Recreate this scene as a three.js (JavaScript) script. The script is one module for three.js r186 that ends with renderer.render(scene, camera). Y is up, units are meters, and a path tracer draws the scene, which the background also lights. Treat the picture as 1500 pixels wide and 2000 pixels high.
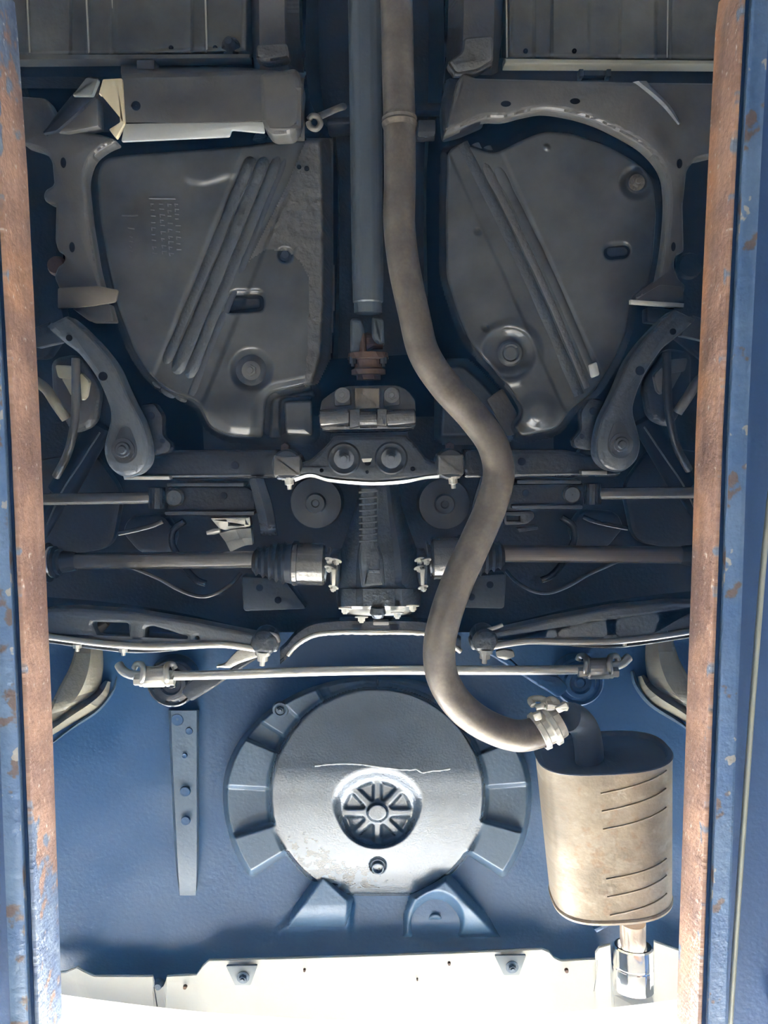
import * as THREE from 'three';
import { mergeGeometries, toCreasedNormals } from 'three/addons/utils/BufferGeometryUtils.js';
import { ImprovedNoise } from 'three/addons/math/ImprovedNoise.js';

// ---------------------------------------------------------------- camera, sky, sun, exposure
const F = 1500, CAMY = 0.75, TILT = THREE.MathUtils.degToRad(6.5);
const scene = new THREE.Scene();
const camera = new THREE.PerspectiveCamera(2 * Math.atan(1000 / F) * 180 / Math.PI, 0.75, 0.02, 200);
camera.position.set(0, CAMY, 0);
camera.up.set(0, 0, 1);
camera.lookAt(0, CAMY + Math.cos(TILT), -Math.sin(TILT));
const renderer = new THREE.WebGLRenderer({ antialias: true });
renderer.toneMapping = THREE.LinearToneMapping;
renderer.toneMappingExposure = 1.68;
renderer.shadowMap.enabled = true;
scene.background = new THREE.Color().setRGB(1.0, 0.99, 0.93);
scene.backgroundIntensity = 26;
scene.fog = new THREE.FogExp2(new THREE.Color().setRGB(0.12, 0.42, 1.0), 0.012);


// ---------------------------------------------------------------- helpers
const V3 = (x, y, z) => new THREE.Vector3(x, y, z);
const CT = Math.cos(TILT), ST = Math.sin(TILT);
// a point of the car at height h above the phone, found from where the photograph shows it
function P(px, py, h) {
  const a = (px - 750) / F, b = (1000 - py) / F;
  const y = CT + b * ST, z = -ST + b * CT;
  return V3(a * h / y, CAMY + h, z * h / y);
}
function rng(seed) { let s = seed >>> 0; return () => { s = (s + 0x6D2B79F5) >>> 0; let t = Math.imul(s ^ (s >>> 15), 1 | s); t = (t + Math.imul(t ^ (t >>> 7), 61 | t)) ^ t; return ((t ^ (t >>> 14)) >>> 0) / 4294967296; }; }
const noise = new ImprovedNoise();
const sstep = (a, b, x) => { const t = Math.min(1, Math.max(0, (x - a) / (b - a))); return t * t * (3 - 2 * t); };
const clamp = (x, a, b) => Math.min(b, Math.max(a, x));
// mirror a pixel across the car's centre line
const AX = (() => { const n = [969, -10], l = Math.hypot(...n); return [n[0] / l, n[1] / l]; })();
function mir(p) { const d = (p[0] - 727) * AX[0] + (p[1] - 875) * AX[1]; return [p[0] - 2 * d * AX[0], p[1] - 2 * d * AX[1], ...p.slice(2)]; }
const mirAll = (a) => a.map(mir).reverse();

// ---- things
const used = new Map(), things = [], placed = new WeakSet();
function numbered(name) { const n = used.get(name) || 0; used.set(name, n + 1); return n ? name + '_' + String(n).padStart(3, '0') : name; }
function thing(name, label, category, group) {
  const o = new THREE.Group(); o.name = numbered(name); o.userData = { label, category };
  if (group) o.userData.group = group;
  scene.add(o); things.push(o); return o;
}
function struct(name, geo, mat) { const m = new THREE.Mesh(geo, mat); m.name = numbered(name); m.userData.kind = 'structure'; m.castShadow = m.receiveShadow = true; scene.add(m); return m; }
function mesh(name, geo, mat, parent, label) {
  const m = new THREE.Mesh(geo, mat); m.name = numbered(name); m.castShadow = m.receiveShadow = true;
  if (label) m.userData.label = label;
  parent.add(m); return m;
}
// each thing's origin goes to its base; its parts' geometry keeps its place
function settle() {
  for (const t of things) {
    t.updateMatrixWorld(true);
    const b = new THREE.Box3().setFromObject(t), c = b.getCenter(V3(0, 0, 0)); c.y = b.min.y;
    t.position.copy(c);
    const seen = new Set();
    t.children.forEach((m) => {
      if (placed.has(m)) { m.position.sub(c); return; }
      m.traverse((q) => { if (q.isMesh && !placed.has(q) && !seen.has(q.geometry)) { seen.add(q.geometry); q.geometry.translate(-c.x, -c.y, -c.z); } else if (placed.has(q)) q.position.sub(c); });
    });
  }
}
// ---- geometry
function uvWorld(geo, k = 1) {        // box-mapped uv in metres
  const p = geo.attributes.position, n = geo.attributes.normal, uv = new Float32Array(p.count * 2);
  for (let i = 0; i < p.count; i++) {
    const ax = Math.abs(n.getX(i)), ay = Math.abs(n.getY(i)), az = Math.abs(n.getZ(i));
    let u, v;
    if (ay >= ax && ay >= az) { u = p.getX(i); v = p.getZ(i); } else if (ax >= az) { u = p.getY(i); v = p.getZ(i); } else { u = p.getX(i); v = p.getY(i); }
    uv[2 * i] = u * k; uv[2 * i + 1] = v * k;
  }
  geo.setAttribute('uv', new THREE.BufferAttribute(uv, 2)); return geo;
}
function roundPoly(pts, r, n = 6) {
  if (!r) return pts.map((p) => [p[0], p[1]]);
  const out = [], N = pts.length;
  for (let i = 0; i < N; i++) {
    const a = pts[(i + N - 1) % N], b = pts[i], c = pts[(i + 1) % N], rr = b[2] ?? r;
    const la = Math.hypot(a[0] - b[0], a[1] - b[1]), lc = Math.hypot(c[0] - b[0], c[1] - b[1]);
    const q = Math.min(rr, la * 0.48, lc * 0.48);
    if (q < 0.3) { out.push([b[0], b[1]]); continue; }
    const p0 = [b[0] + (a[0] - b[0]) * q / la, b[1] + (a[1] - b[1]) * q / la], p1 = [b[0] + (c[0] - b[0]) * q / lc, b[1] + (c[1] - b[1]) * q / lc];
    for (let k = 0; k <= n; k++) { const t = k / n, s = 1 - t; out.push([s * s * p0[0] + 2 * s * t * b[0] + t * t * p1[0], s * s * p0[1] + 2 * s * t * b[1] + t * t * p1[1]]); }
  }
  return out;
}
function smooth(pts, n = 8, closed = false) {
  const c = new THREE.CatmullRomCurve3(pts.map((p) => V3(p[0], p[1], p[2] ?? 0)), closed, 'centripetal');
  return c.getPoints(n * (pts.length - 1)).map((p) => [p.x, p.y, p.z]);
}
const circle = (x, y, r, n = 20, ry = r) => Array.from({ length: n }, (_, i) => [x + r * Math.cos(i / n * 2 * Math.PI), y + ry * Math.sin(i / n * 2 * Math.PI)]);
function capsule(x0, y0, x1, y1, r, n = 8) {
  const a = Math.atan2(y1 - y0, x1 - x0), out = [];
  for (let i = 0; i <= n; i++) { const t = a - Math.PI / 2 + Math.PI * i / n; out.push([x1 + r * Math.cos(t), y1 + r * Math.sin(t)]); }
  for (let i = 0; i <= n; i++) { const t = a + Math.PI / 2 + Math.PI * i / n; out.push([x0 + r * Math.cos(t), y0 + r * Math.sin(t)]); }
  return out;
}
const rect = (x0, y0, x1, y1) => [[x0, y0], [x1, y0], [x1, y1], [x0, y1]];
// flat sheet or block: outline traced at height h, going up by t; b bevels the lower rim
function plateGeo(outline, h, t, { r = 0, holes = [], b = 0, bs = 2 } = {}) {
  const to2 = (p) => { const q = P(p[0], p[1], h); return new THREE.Vector2(q.x, q.z); };
  const o = roundPoly(outline, r).map(to2);
  if (THREE.ShapeUtils.area(o) < 0) o.reverse();
  const s = new THREE.Shape(o);
  for (const hl of holes) { const q = hl.map(to2); if (THREE.ShapeUtils.area(q) > 0) q.reverse(); s.holes.push(new THREE.Path(q)); }
  let g = new THREE.ExtrudeGeometry(s, { depth: Math.max(0.0005, t - 2 * b), bevelEnabled: b > 0, bevelThickness: b, bevelSize: b, bevelOffset: -b, bevelSegments: bs, curveSegments: 8, steps: 1 });
  g.deleteAttribute('uv');
  const p = g.attributes.position;
  for (let i = 0; i < p.count; i++) p.setXYZ(i, p.getX(i), CAMY + h + p.getZ(i) + b, p.getY(i));
  for (let i = 0; i < p.count; i += 3) {
    const q = [p.getX(i + 1), p.getY(i + 1), p.getZ(i + 1)];
    p.setXYZ(i + 1, p.getX(i + 2), p.getY(i + 2), p.getZ(i + 2)); p.setXYZ(i + 2, ...q);
  }
  g.deleteAttribute('normal'); g.computeVertexNormals();
  g = toCreasedNormals(g, 0.7);
  return uvWorld(g);
}
const plate = (name, outline, h, t, mat, parent, opt = {}) => mesh(name, plateGeo(outline, h, t, opt), mat, parent, opt.label);
// sheet lofted through rows of [px, py, h]
function loftGeo(rows, { crease = 0.6, back = 0.004, n = 0 } = {}) {
  rows = rows.map((r) => n ? smooth(r, n) : r);
  const W = rows[0].length, H = rows.length, pos = [], g = new THREE.BufferGeometry();
  const pts = rows.map((r) => r.map((p) => P(p[0], p[1], p[2])));
  const tri = (a, b, c) => pos.push(a.x, a.y, a.z, b.x, b.y, b.z, c.x, c.y, c.z);
  const up = V3(0, back, 0), hi = pts.map((r) => r.map((p) => p.clone().add(up)));
  for (let j = 0; j + 1 < H; j++) for (let i = 0; i + 1 < W; i++) {
    const a = pts[j][i], b = pts[j][i + 1], c = pts[j + 1][i + 1], d = pts[j + 1][i];
    tri(a, b, c); tri(a, c, d);
    const e = hi[j][i], f = hi[j][i + 1], k = hi[j + 1][i + 1], l = hi[j + 1][i];
    tri(e, k, f); tri(e, l, k);
  }
  const edge = (a, b, c, d) => { tri(a, c, b); tri(b, c, d); };
  for (let i = 0; i + 1 < W; i++) { edge(pts[0][i], pts[0][i + 1], hi[0][i], hi[0][i + 1]); edge(pts[H - 1][i + 1], pts[H - 1][i], hi[H - 1][i + 1], hi[H - 1][i]); }
  for (let j = 0; j + 1 < H; j++) { edge(pts[j + 1][0], pts[j][0], hi[j + 1][0], hi[j][0]); edge(pts[j][W - 1], pts[j + 1][W - 1], hi[j][W - 1], hi[j + 1][W - 1]); }
  g.setAttribute('position', new THREE.Float32BufferAttribute(pos, 3));
  const c = toCreasedNormals(g, crease);
  return uvWorld(c);
}
const loft = (name, rows, mat, parent, opt = {}) => mesh(name, loftGeo(rows, opt), mat, parent, opt.label);
// pressed sheet: height field over pixels; keep(px,py) says where there is metal
function fieldGeo(x0, y0, x1, y1, step, hf, keep) {
  const W = Math.round((x1 - x0) / step), H = Math.round((y1 - y0) / step), id = new Int32Array((W + 1) * (H + 1)).fill(-1), pos = [], ix = [];
  const at = (i, j) => [x0 + (x1 - x0) * i / W, y0 + (y1 - y0) * j / H];
  for (let j = 0; j <= H; j++) for (let i = 0; i <= W; i++) {
    const [x, y] = at(i, j); if (keep && !keep(x, y)) continue;
    const p = P(x, y, hf(x, y)); id[j * (W + 1) + i] = pos.length / 3; pos.push(p.x, p.y, p.z);
  }
  for (let j = 0; j < H; j++) for (let i = 0; i < W; i++) {
    const a = id[j * (W + 1) + i], b = id[j * (W + 1) + i + 1], c = id[(j + 1) * (W + 1) + i + 1], d = id[(j + 1) * (W + 1) + i];
    if (a < 0 || b < 0 || c < 0 || d < 0) continue;
    ix.push(a, b, c, a, c, d);
  }
  const g = new THREE.BufferGeometry(); g.setAttribute('position', new THREE.Float32BufferAttribute(pos, 3)); g.setIndex(ix); g.computeVertexNormals();
  const uv = new Float32Array(pos.length / 3 * 2);
  for (let i = 0; i < pos.length / 3; i++) { uv[2 * i] = pos[3 * i]; uv[2 * i + 1] = pos[3 * i + 2]; }
  g.setAttribute('uv', new THREE.BufferAttribute(uv, 2));
  return g;
}
function sdPoly(x, y, v) {
  let d = 1e18, s = 1;
  for (let i = 0, j = v.length - 1; i < v.length; j = i++) {
    const ex = v[j][0] - v[i][0], ey = v[j][1] - v[i][1], wx = x - v[i][0], wy = y - v[i][1];
    const t = clamp((wx * ex + wy * ey) / (ex * ex + ey * ey), 0, 1), bx = wx - ex * t, by = wy - ey * t;
    d = Math.min(d, bx * bx + by * by);
    const c1 = y >= v[i][1], c2 = y < v[j][1], c3 = ex * wy > ey * wx;
    if ((c1 && c2 && c3) || (!c1 && !c2 && !c3)) s = -s;
  }
  return s * Math.sqrt(d);
}
function segDist(x, y, x0, y0, x1, y1) { const ex = x1 - x0, ey = y1 - y0, t = clamp(((x - x0) * ex + (y - y0) * ey) / (ex * ex + ey * ey), 0, 1); return Math.hypot(x - x0 - ex * t, y - y0 - ey * t); }
// round bar along points; rad a number or t -> radius
function sweepGeo(pts, rad, nseg = 60, nr = 16, { curve = true, flat = 1 } = {}) {
  const c = curve ? new THREE.CatmullRomCurve3(pts, false, 'centripetal') : new THREE.CatmullRomCurve3(pts, false, 'catmullrom', 0);
  const fr = c.computeFrenetFrames(nseg, false), pos = [], nor = [], uv = [], ix = [], len = c.getLength(), R = typeof rad === 'number' ? () => rad : rad;
  // keep the frames from twisting: one axis is always nearest to up
  for (let i = 0; i <= nseg; i++) {
    const p = c.getPointAt(i / nseg), T = fr.tangents[i], U = V3(0, 1, 0); U.addScaledVector(T, -U.dot(T)); if (U.lengthSq() < 1e-4) U.set(0, 0, 1).addScaledVector(T, -T.z); U.normalize();
    const S = V3(0, 0, 0).crossVectors(T, U), r = R(i / nseg);
    for (let k = 0; k <= nr; k++) {
      const a = k / nr * 2 * Math.PI, ca = Math.cos(a), sa = Math.sin(a);
      const n = V3(0, 0, 0).addScaledVector(S, ca).addScaledVector(U, sa / flat).normalize();
      pos.push(p.x + r * (S.x * ca + U.x * sa * flat), p.y + r * (S.y * ca + U.y * sa * flat), p.z + r * (S.z * ca + U.z * sa * flat));
      nor.push(n.x, n.y, n.z); uv.push(i / nseg * len, k / nr * 2 * Math.PI * r);
    }
  }
  for (let i = 0; i < nseg; i++) for (let k = 0; k < nr; k++) { const a = i * (nr + 1) + k, b = a + 1, d = a + nr + 1, e = d + 1; ix.push(a, d, b, b, d, e); }
  for (const [i, s] of [[0, -1], [nseg, 1]]) {
    const p = c.getPointAt(i / nseg), T = fr.tangents[i], base = pos.length / 3;
    pos.push(p.x, p.y, p.z); nor.push(T.x * s, T.y * s, T.z * s); uv.push(0, 0);
    for (let k = 0; k <= nr; k++) { const q = 3 * (i * (nr + 1) + k); pos.push(pos[q], pos[q + 1], pos[q + 2]); nor.push(T.x * s, T.y * s, T.z * s); uv.push(0.01, 0.01); }
    for (let k = 0; k < nr; k++) s > 0 ? ix.push(base, base + 2 + k, base + 1 + k) : ix.push(base, base + 1 + k, base + 2 + k);
  }
  const g = new THREE.BufferGeometry();
  g.setAttribute('position', new THREE.Float32BufferAttribute(pos, 3)); g.setAttribute('normal', new THREE.Float32BufferAttribute(nor, 3)); g.setAttribute('uv', new THREE.Float32BufferAttribute(uv, 2)); g.setIndex(ix);
  return g;
}
const sweep = (name, px, rad, mat, parent, nseg, nr, opt) => mesh(name, sweepGeo(px.map((p) => P(...p)), rad, nseg, nr, opt), mat, parent, opt?.label);
// turned part from A to B: profile of [share of the length, radius in metres]
function turnGeo(A, B, prof, n = 24) {
  const d = B.clone().sub(A), L = d.length();
  let g = new THREE.LatheGeometry(prof.map(([t, r]) => new THREE.Vector2(Math.max(r, 1e-5), t * L)), n);
  g = g.toNonIndexed(); g.deleteAttribute('normal'); g.deleteAttribute('uv'); g = toCreasedNormals(g, 0.6);
  g.applyQuaternion(new THREE.Quaternion().setFromUnitVectors(V3(0, 1, 0), d.normalize()));
  g.translate(A.x, A.y, A.z);
  return uvWorld(g);
}
const turn = (name, a, b, prof, mat, parent, n, label) => mesh(name, turnGeo(P(...a), P(...b), prof, n), mat, parent, label);
// lathe standing on the vertical: profile of [radius m, drop below h in metres]
function vturn(name, px, py, h, prof, mat, parent, n = 32, label) {
  const c = P(px, py, h);
  return mesh(name, turnGeo(c, c.clone().add(V3(0, -1, 0)), prof.map(([r, d]) => [d, r]), n), mat, parent, label);
}
// bolts: one geometry per size, head down (-y)
const boltGeos = new Map();
function boltGeo(r) {
  const k = r.toFixed(4); if (boltGeos.has(k)) return boltGeos.get(k);
  const w = new THREE.CylinderGeometry(r * 1.55, r * 1.6, r * 0.28, 20), hx = new THREE.CylinderGeometry(r * 0.94, r, r * 0.9, 6), th = new THREE.CylinderGeometry(r * 0.5, r * 0.6, r * 0.5, 12);
  w.translate(0, -r * 0.14, 0); hx.rotateX(Math.PI); hx.translate(0, -r * 0.7, 0); th.rotateX(Math.PI); th.translate(0, -r * 1.3, 0);
  const g = mergeGeometries([w, hx, th].map((q) => toCreasedNormals(q.toNonIndexed(), 0.5))); boltGeos.set(k, g); return g;
}
function bolt(px, py, h, r, mat, parent, dir = V3(0, -1, 0), name = 'bolt') {
  const m = mesh(name, boltGeo(r), mat, parent); m.position.copy(P(px, py, h)); m.quaternion.setFromUnitVectors(V3(0, -1, 0), dir.clone().normalize()); placed.add(m); return m;
}
const REAR = V3(0, 0, -1);

// ---------------------------------------------------------------- materials
function tex(n, fn, srgb, rep) {
  const d = new Uint8Array(n * n * 4);
  for (let j = 0; j < n; j++) for (let i = 0; i < n; i++) { const c = fn(i / n, j / n), q = 4 * (j * n + i); for (let k = 0; k < 3; k++) d[q + k] = clamp(Math.round((c[k] ?? c[0]) * 255), 0, 255); d[q + 3] = 255; }
  const t = new THREE.DataTexture(d, n, n); t.wrapS = t.wrapT = THREE.RepeatWrapping; t.magFilter = t.minFilter = THREE.LinearFilter;
  if (srgb) t.colorSpace = THREE.SRGBColorSpace; t.repeat.set(rep, rep); t.needsUpdate = true; return t;
}
// noise that repeats with period 1 in u and v
function tn(u, v, f, s) { const n = (a, b) => noise.noise(a * f + s * 17.3, b * f + s * 5.1, s * 3.7); const w = (1 - u), z = (1 - v); return n(u, v) * w * z + n(u - 1, v) * u * z + n(u, v - 1) * w * v + n(u - 1, v - 1) * u * v; }
const fbm = (u, v, f, s, o = 4) => { let a = 0, k = 0.5; for (let i = 0; i < o; i++) { a += k * tn(u, v, f, s + i); f *= 2; k *= 0.55; } return a; };
const mix = (a, b, t) => a.map((x, i) => x + (b[i] - x) * t);
const tFine = tex(512, (u, v) => [0.5 + 0.9 * fbm(u, v, 40, 1, 3)], false, 3);            // orange-peel of sprayed undercoat
const tRough = tex(512, (u, v) => [0.5 + 1.1 * fbm(u, v, 14, 2, 5)], false, 5);            // lumpy sealant, cast iron
const tGrime = tex(512, (u, v) => { const a = 0.80 + 0.55 * fbm(u, v, 5, 3, 5); return [a, a * 0.995, a * 0.985]; }, true, 1.5);
const tRustPaint = tex(1024, (u, v) => {                                                   // rust bare strip, bits of old blue paint
  const a = fbm(u, v, 4, 4, 5), b = fbm(u, v, 22, 5, 4), c = fbm(u, v, 60, 6, 2);
  let q = mix([0.50, 0.36, 0.29], [0.66, 0.50, 0.40], sstep(-0.25, 0.3, a + 0.3 * b)); q = mix(q, [0.76, 0.50, 0.33], 0.55 * sstep(0.05, 0.4, fbm(u, v, 6, 8, 4))); q = mix(q, [0.40, 0.47, 0.58], 0.8 * sstep(0.2, 0.3, fbm(u, v, 7, 9, 5)));
  return q.map((x) => x + 0.10 * c + 0.06 * b);
}, true, 2);
const tBluePaint = tex(1024, (u, v) => {
  const b = fbm(u, v, 9, 15, 5), d = fbm(u, v, 3, 14, 4), f = fbm(u, v, 50, 16, 2);
  let q = mix([0.32, 0.44, 0.62], [0.44, 0.54, 0.68], sstep(-0.3, 0.3, d)); q = mix(q, [0.46, 0.36, 0.31], 0.85 * sstep(0.13, 0.22, b)); q = mix(q, [0.74, 0.70, 0.66], 0.85 * sstep(0.19, 0.25, fbm(u, v, 16, 18, 4)));
  return q.map((x) => x + 0.06 * f);
}, true, 2);
const tMuffler = tex(1024, (u, v) => {
  const a = fbm(u, v, 5, 21, 5), b = fbm(u, v, 18, 22, 4), c = fbm(u, v, 70, 23, 2);
  let q = mix([0.62, 0.57, 0.50], [0.78, 0.73, 0.66], sstep(-0.3, 0.3, a)); q = mix(q, [0.66, 0.52, 0.40], 0.5 * sstep(0.1, 0.35, b)); q = mix(q, [0.86, 0.83, 0.77], 0.5 * sstep(0.12, 0.3, fbm(u, v, 12, 24, 4)));
  return q.map((x) => x + 0.07 * c);
}, true, 2.6);
const tPipe = tex(512, (u, v) => { const a = fbm(u, v, 6, 31, 5), c = fbm(u, v, 50, 32, 2); const q = mix([0.50, 0.475, 0.45], [0.64, 0.61, 0.565], sstep(-0.3, 0.35, a)); return q.map((x) => x + 0.10 * c); }, true, 4);
const tDish = tex(1024, (u, v) => {                                                       // spots of dirt thrown up on the rear of the dish, u to the right, v to the front
  const x = u - 0.5, y = 0.5 - v, r = Math.hypot(x, y) * 2, a = Math.atan2(y, x) * 180 / Math.PI;       // a 90 = rear
  const where = sstep(0.50, 0.80, r + 0.25 * fbm(u, v, 4, 42, 2)) * sstep(25, 70, a) * sstep(168, 135, a) * (0.45 + 0.55 * sstep(75, 100, a)) + 0.25 * sstep(0.7, 0.9, r) * sstep(0, 20, a) * sstep(60, 30, a);
  const s = sstep(0.36, 0.46, where * (0.40 + 1.5 * fbm(u, v, 30, 41, 3)));
  const k = 0.80 + 0.25 * fbm(u, v, 5, 43, 4); return mix([k, k, k], [0.20, 0.19, 0.18], 0.92 * s);
}, true, 1);
const tConcrete = tex(512, (u, v) => { const a = 0.66 + 0.25 * fbm(u, v, 6, 51, 6); return [a, a * 0.985, a * 0.96]; }, true, 0.5);

// runway webs: rust with what is left of the blue paint, laid out along the rail
function webTex(side) {
  const n = 1024, m = 128, d = new Uint8Array(n * m * 4);
  for (let j = 0; j < n; j++) for (let i = 0; i < m; i++) {
    const u = i / m, v = j / n, q = (-1.3 + 2.5 * v) / 1.16, b = (ST + q * CT) / (CT - q * ST), y = 1000 - b * F;
    const X = u * 0.5, Y = v * 14, f = (k, s, o = 4) => { let a = 0, w = 0.5, g = k; for (let e = 0; e < o; e++) { a += w * noise.noise(X * g + s, Y * g + s * 1.7, s); g *= 2; w *= 0.55; } return a; };
    const big = f(1.2, 3), mid = f(5, 9), fine = f(28, 15, 2), streak = noise.noise(u * 9, v * 3, 4);
    let c = mix([0.52, 0.40, 0.34], [0.68, 0.53, 0.44], sstep(-0.3, 0.35, big + 0.35 * mid));
    c = mix(c, [0.76, 0.53, 0.36], (side > 0 ? 0.75 : 0.45) * sstep(0.1, 0.5, big * 0.6 + (side > 0 ? (u - 0.45) * 0.9 * sstep(1500, 700, y) : -0.1 + 0.4 * sstep(350, 520, y) * sstep(760, 560, y))));
    let blue = side < 0 ? 0.9 * sstep(420, 60, y) + 0.95 * sstep(1480, 1780, y) + 0.5 * sstep(0.22, 0.05, u) : 0.55 * sstep(0.30, 0.08, u) + 0.5 * sstep(0.7, 0.95, u) * sstep(1700, 1900, y) + 0.25 * sstep(160, 0, y);
    blue = sstep(0.42, 0.56, blue * 0.62 + 0.75 * (mid * 0.8 + big * 0.5));
    c = mix(c, mix([0.24, 0.32, 0.45], [0.40, 0.47, 0.56], sstep(-0.3, 0.3, mid)), 0.9 * blue);
    c = mix(c, [0.83, 0.80, 0.75], 0.8 * sstep(0.30, 0.38, f(16, 21, 3)));
    for (let e = 0; e < 3; e++) d[4 * (j * m + i) + e] = clamp((c[e] + 0.11 * fine + 0.04 * streak) * 255, 0, 255);
    d[4 * (j * m + i) + 3] = 255;
  }
  const t = new THREE.DataTexture(d, m, n); t.wrapS = t.wrapT = THREE.ClampToEdgeWrapping; t.magFilter = t.minFilter = THREE.LinearFilter; t.colorSpace = THREE.SRGBColorSpace; t.needsUpdate = true; return t;
}
function M(c, rough, metal = 0, o = {}) {
  const m = new THREE.MeshPhysicalMaterial({ color: new THREE.Color().setRGB(...c), roughness: rough, metalness: metal, side: THREE.DoubleSide });
  const { bump, bs, ...rest } = o; Object.assign(m, rest); if (bump) { m.bumpMap = bump; m.bumpScale = bs; } return m;
}
const mats = {
  floorPan: M([0.205, 0.208, 0.19], 0.42, 0, { bump: tFine, bs: 0.0006, map: tGrime }),
  body: M([0.14, 0.135, 0.128], 0.36, 0, { bump: tFine, bs: 0.0006, map: tGrime }),
  bodyTan: M([0.19, 0.165, 0.13], 0.45, 0, { bump: tFine, bs: 0.0006, map: tGrime }),
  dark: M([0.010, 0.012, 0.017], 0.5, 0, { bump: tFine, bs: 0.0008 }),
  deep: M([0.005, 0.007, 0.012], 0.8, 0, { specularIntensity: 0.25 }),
  tank: M([0.102, 0.108, 0.112], 0.17, 0, { map: tGrime, bump: tFine, bs: 0.00012 }),
  coat: M([0.075, 0.074, 0.072], 0.40, 0, { bump: tRough, bs: 0.0022 }),
  gloss: M([0.045, 0.05, 0.058], 0.26, 0, { bump: tRough, bs: 0.0010 }),
  lump: M([0.05, 0.055, 0.06], 0.30, 0, { bump: tRough, bs: 0.0026 }),
  frame: M([0.016, 0.019, 0.024], 0.24, 0, { bump: tRough, bs: 0.0012 }),
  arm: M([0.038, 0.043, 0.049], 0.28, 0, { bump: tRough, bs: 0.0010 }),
  castIron: M([0.07, 0.08, 0.09], 0.38, 0.3, { bump: tRough, bs: 0.0018 }),
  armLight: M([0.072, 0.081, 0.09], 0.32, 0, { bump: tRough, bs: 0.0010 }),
  oily: M([0.15, 0.145, 0.135], 0.24, 0.55, { bump: tRough, bs: 0.0008 }),
  bracketDark: M([0.030, 0.038, 0.046], 0.4, 0, { bump: tFine, bs: 0.0006 }),
  rubber: M([0.016, 0.019, 0.024], 0.5),
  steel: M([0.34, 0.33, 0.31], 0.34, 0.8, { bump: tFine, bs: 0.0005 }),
  boltSteel: M([0.20, 0.20, 0.20], 0.32, 0.7),
  rust: M([0.12, 0.075, 0.055], 0.7, 0.2, { bump: tRough, bs: 0.0012 }),
  shaft: M([0.07, 0.085, 0.10], 0.42, 0.2, { bump: tFine, bs: 0.0003 }),
  pipe: M([0.54, 0.51, 0.475], 0.40, 0.42, { map: tPipe, bump: tRough, bs: 0.0005 }),
  muffler: M([0.60, 0.57, 0.52], 0.5, 0.25, { map: tMuffler, bump: tRough, bs: 0.0006 }),
  mufflerEnd: M([0.07, 0.085, 0.11], 0.5, 0.2, { bump: tFine, bs: 0.0005 }),
  chrome: M([0.78, 0.77, 0.74], 0.10, 1),
  trunk: M([0.008, 0.050, 0.132], 0.44, 0, { bump: tFine, bs: 0.0006 }),  // blue veil of glare is mixed into this colour
  well: M([0.056, 0.080, 0.106], 0.25, 0, { map: tDish, bump: tFine, bs: 0.0006 }),  // bluish base tone paints the light veil over the dish
  ring: M([0.048, 0.080, 0.122], 0.36, 0, { bump: tFine, bs: 0.0006 }),  // veil of blue light put into the ring colour
  wedge: M([0.032, 0.078, 0.150], 0.40, 0, { bump: tFine, bs: 0.0006 }),  // paler blue, again painting the veil of light
  bumper: M([0.70, 0.69, 0.62], 0.35, 0, { bump: tFine, bs: 0.0002 }),
  pale: M([0.20, 0.18, 0.13], 0.55, 0, { bump: tRough, bs: 0.0015 }),
  paleWorn: M([0.52, 0.48, 0.35], 0.5, 0, { bump: tRough, bs: 0.0015 }),
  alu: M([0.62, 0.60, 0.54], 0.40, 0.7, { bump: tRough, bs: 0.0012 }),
  railRust: M([0.88, 0.91, 0.95], 0.5, 0.1, { map: tRustPaint, bump: tRough, bs: 0.0016 }),
  railBlue: M([0.70, 0.70, 0.68], 0.38, 0, { map: tBluePaint, bump: tRough, bs: 0.0014 }),
  deckBlue: M([0.03, 0.075, 0.19], 0.45, 0, { bump: tFine, bs: 0.0005 }),
  cable: M([0.34, 0.35, 0.30], 0.5, 0.4),
  concrete: M([0.92, 0.90, 0.86], 0.9, 0, { map: tConcrete }),
  shopFloor: M([0.27, 0.255, 0.235], 0.6, 0, { map: tConcrete }),
  wall: M([0.55, 0.55, 0.53], 0.9),
};

// near-black disc painting the shade inside a drilled hole, facing down
function hole(px, py, h, r, parent, ry = r) {
  const c = P(px, py, h), g = new THREE.CylinderGeometry(r, r * 0.96, 0.0016, 20); g.scale(1, 1, ry / r);
  const m = mesh('hole', g, mats.deep, parent); m.position.copy(c); placed.add(m); return m;
}
// ---------------------------------------------------------------- unseen workshop bay, added to darken the front; open at the rear
function boxGeo(x0, y0, z0, x1, y1, z1) { const g = new THREE.BoxGeometry(x1 - x0, y1 - y0, z1 - z0); g.translate((x0 + x1) / 2, (y0 + y1) / 2, (z0 + z1) / 2); return uvWorld(g); }
struct('floor', boxGeo(-3.6, -0.2, -2.7, 3.6, 0, 4.8), mats.shopFloor);
struct('ground', boxGeo(-14, -0.22, -26, 14, -0.02, -2.7), mats.concrete);  // unseen pale apron, added to bounce light under the car
struct('wall_front', boxGeo(-3.6, 0, 4.6, 3.6, 4.4, 4.8), mats.wall);
struct('wall_left', boxGeo(-3.6, 0, -2.5, -3.4, 4.4, 4.6), mats.wall);
struct('wall_right', boxGeo(3.4, 0, -2.5, 3.6, 4.4, 4.6), mats.wall);
struct('ceiling', boxGeo(-3.6, 4.4, -2.5, 3.6, 4.6, 4.8), mats.wall);
{ // unseen rear wall, added; its narrow door opening dims the runways
  const g = mergeGeometries([boxGeo(-3.6, 3.3, -2.7, 3.6, 4.6, -2.5), boxGeo(-3.6, 0, -2.7, -1.55, 3.3, -2.5), boxGeo(1.55, 0, -2.7, 3.6, 3.3, -2.5)]);
  struct('added_wall_rear', g, mats.wall);
}

const tWeb = tRough.clone(); tWeb.repeat.set(0.6, 16);
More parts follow.
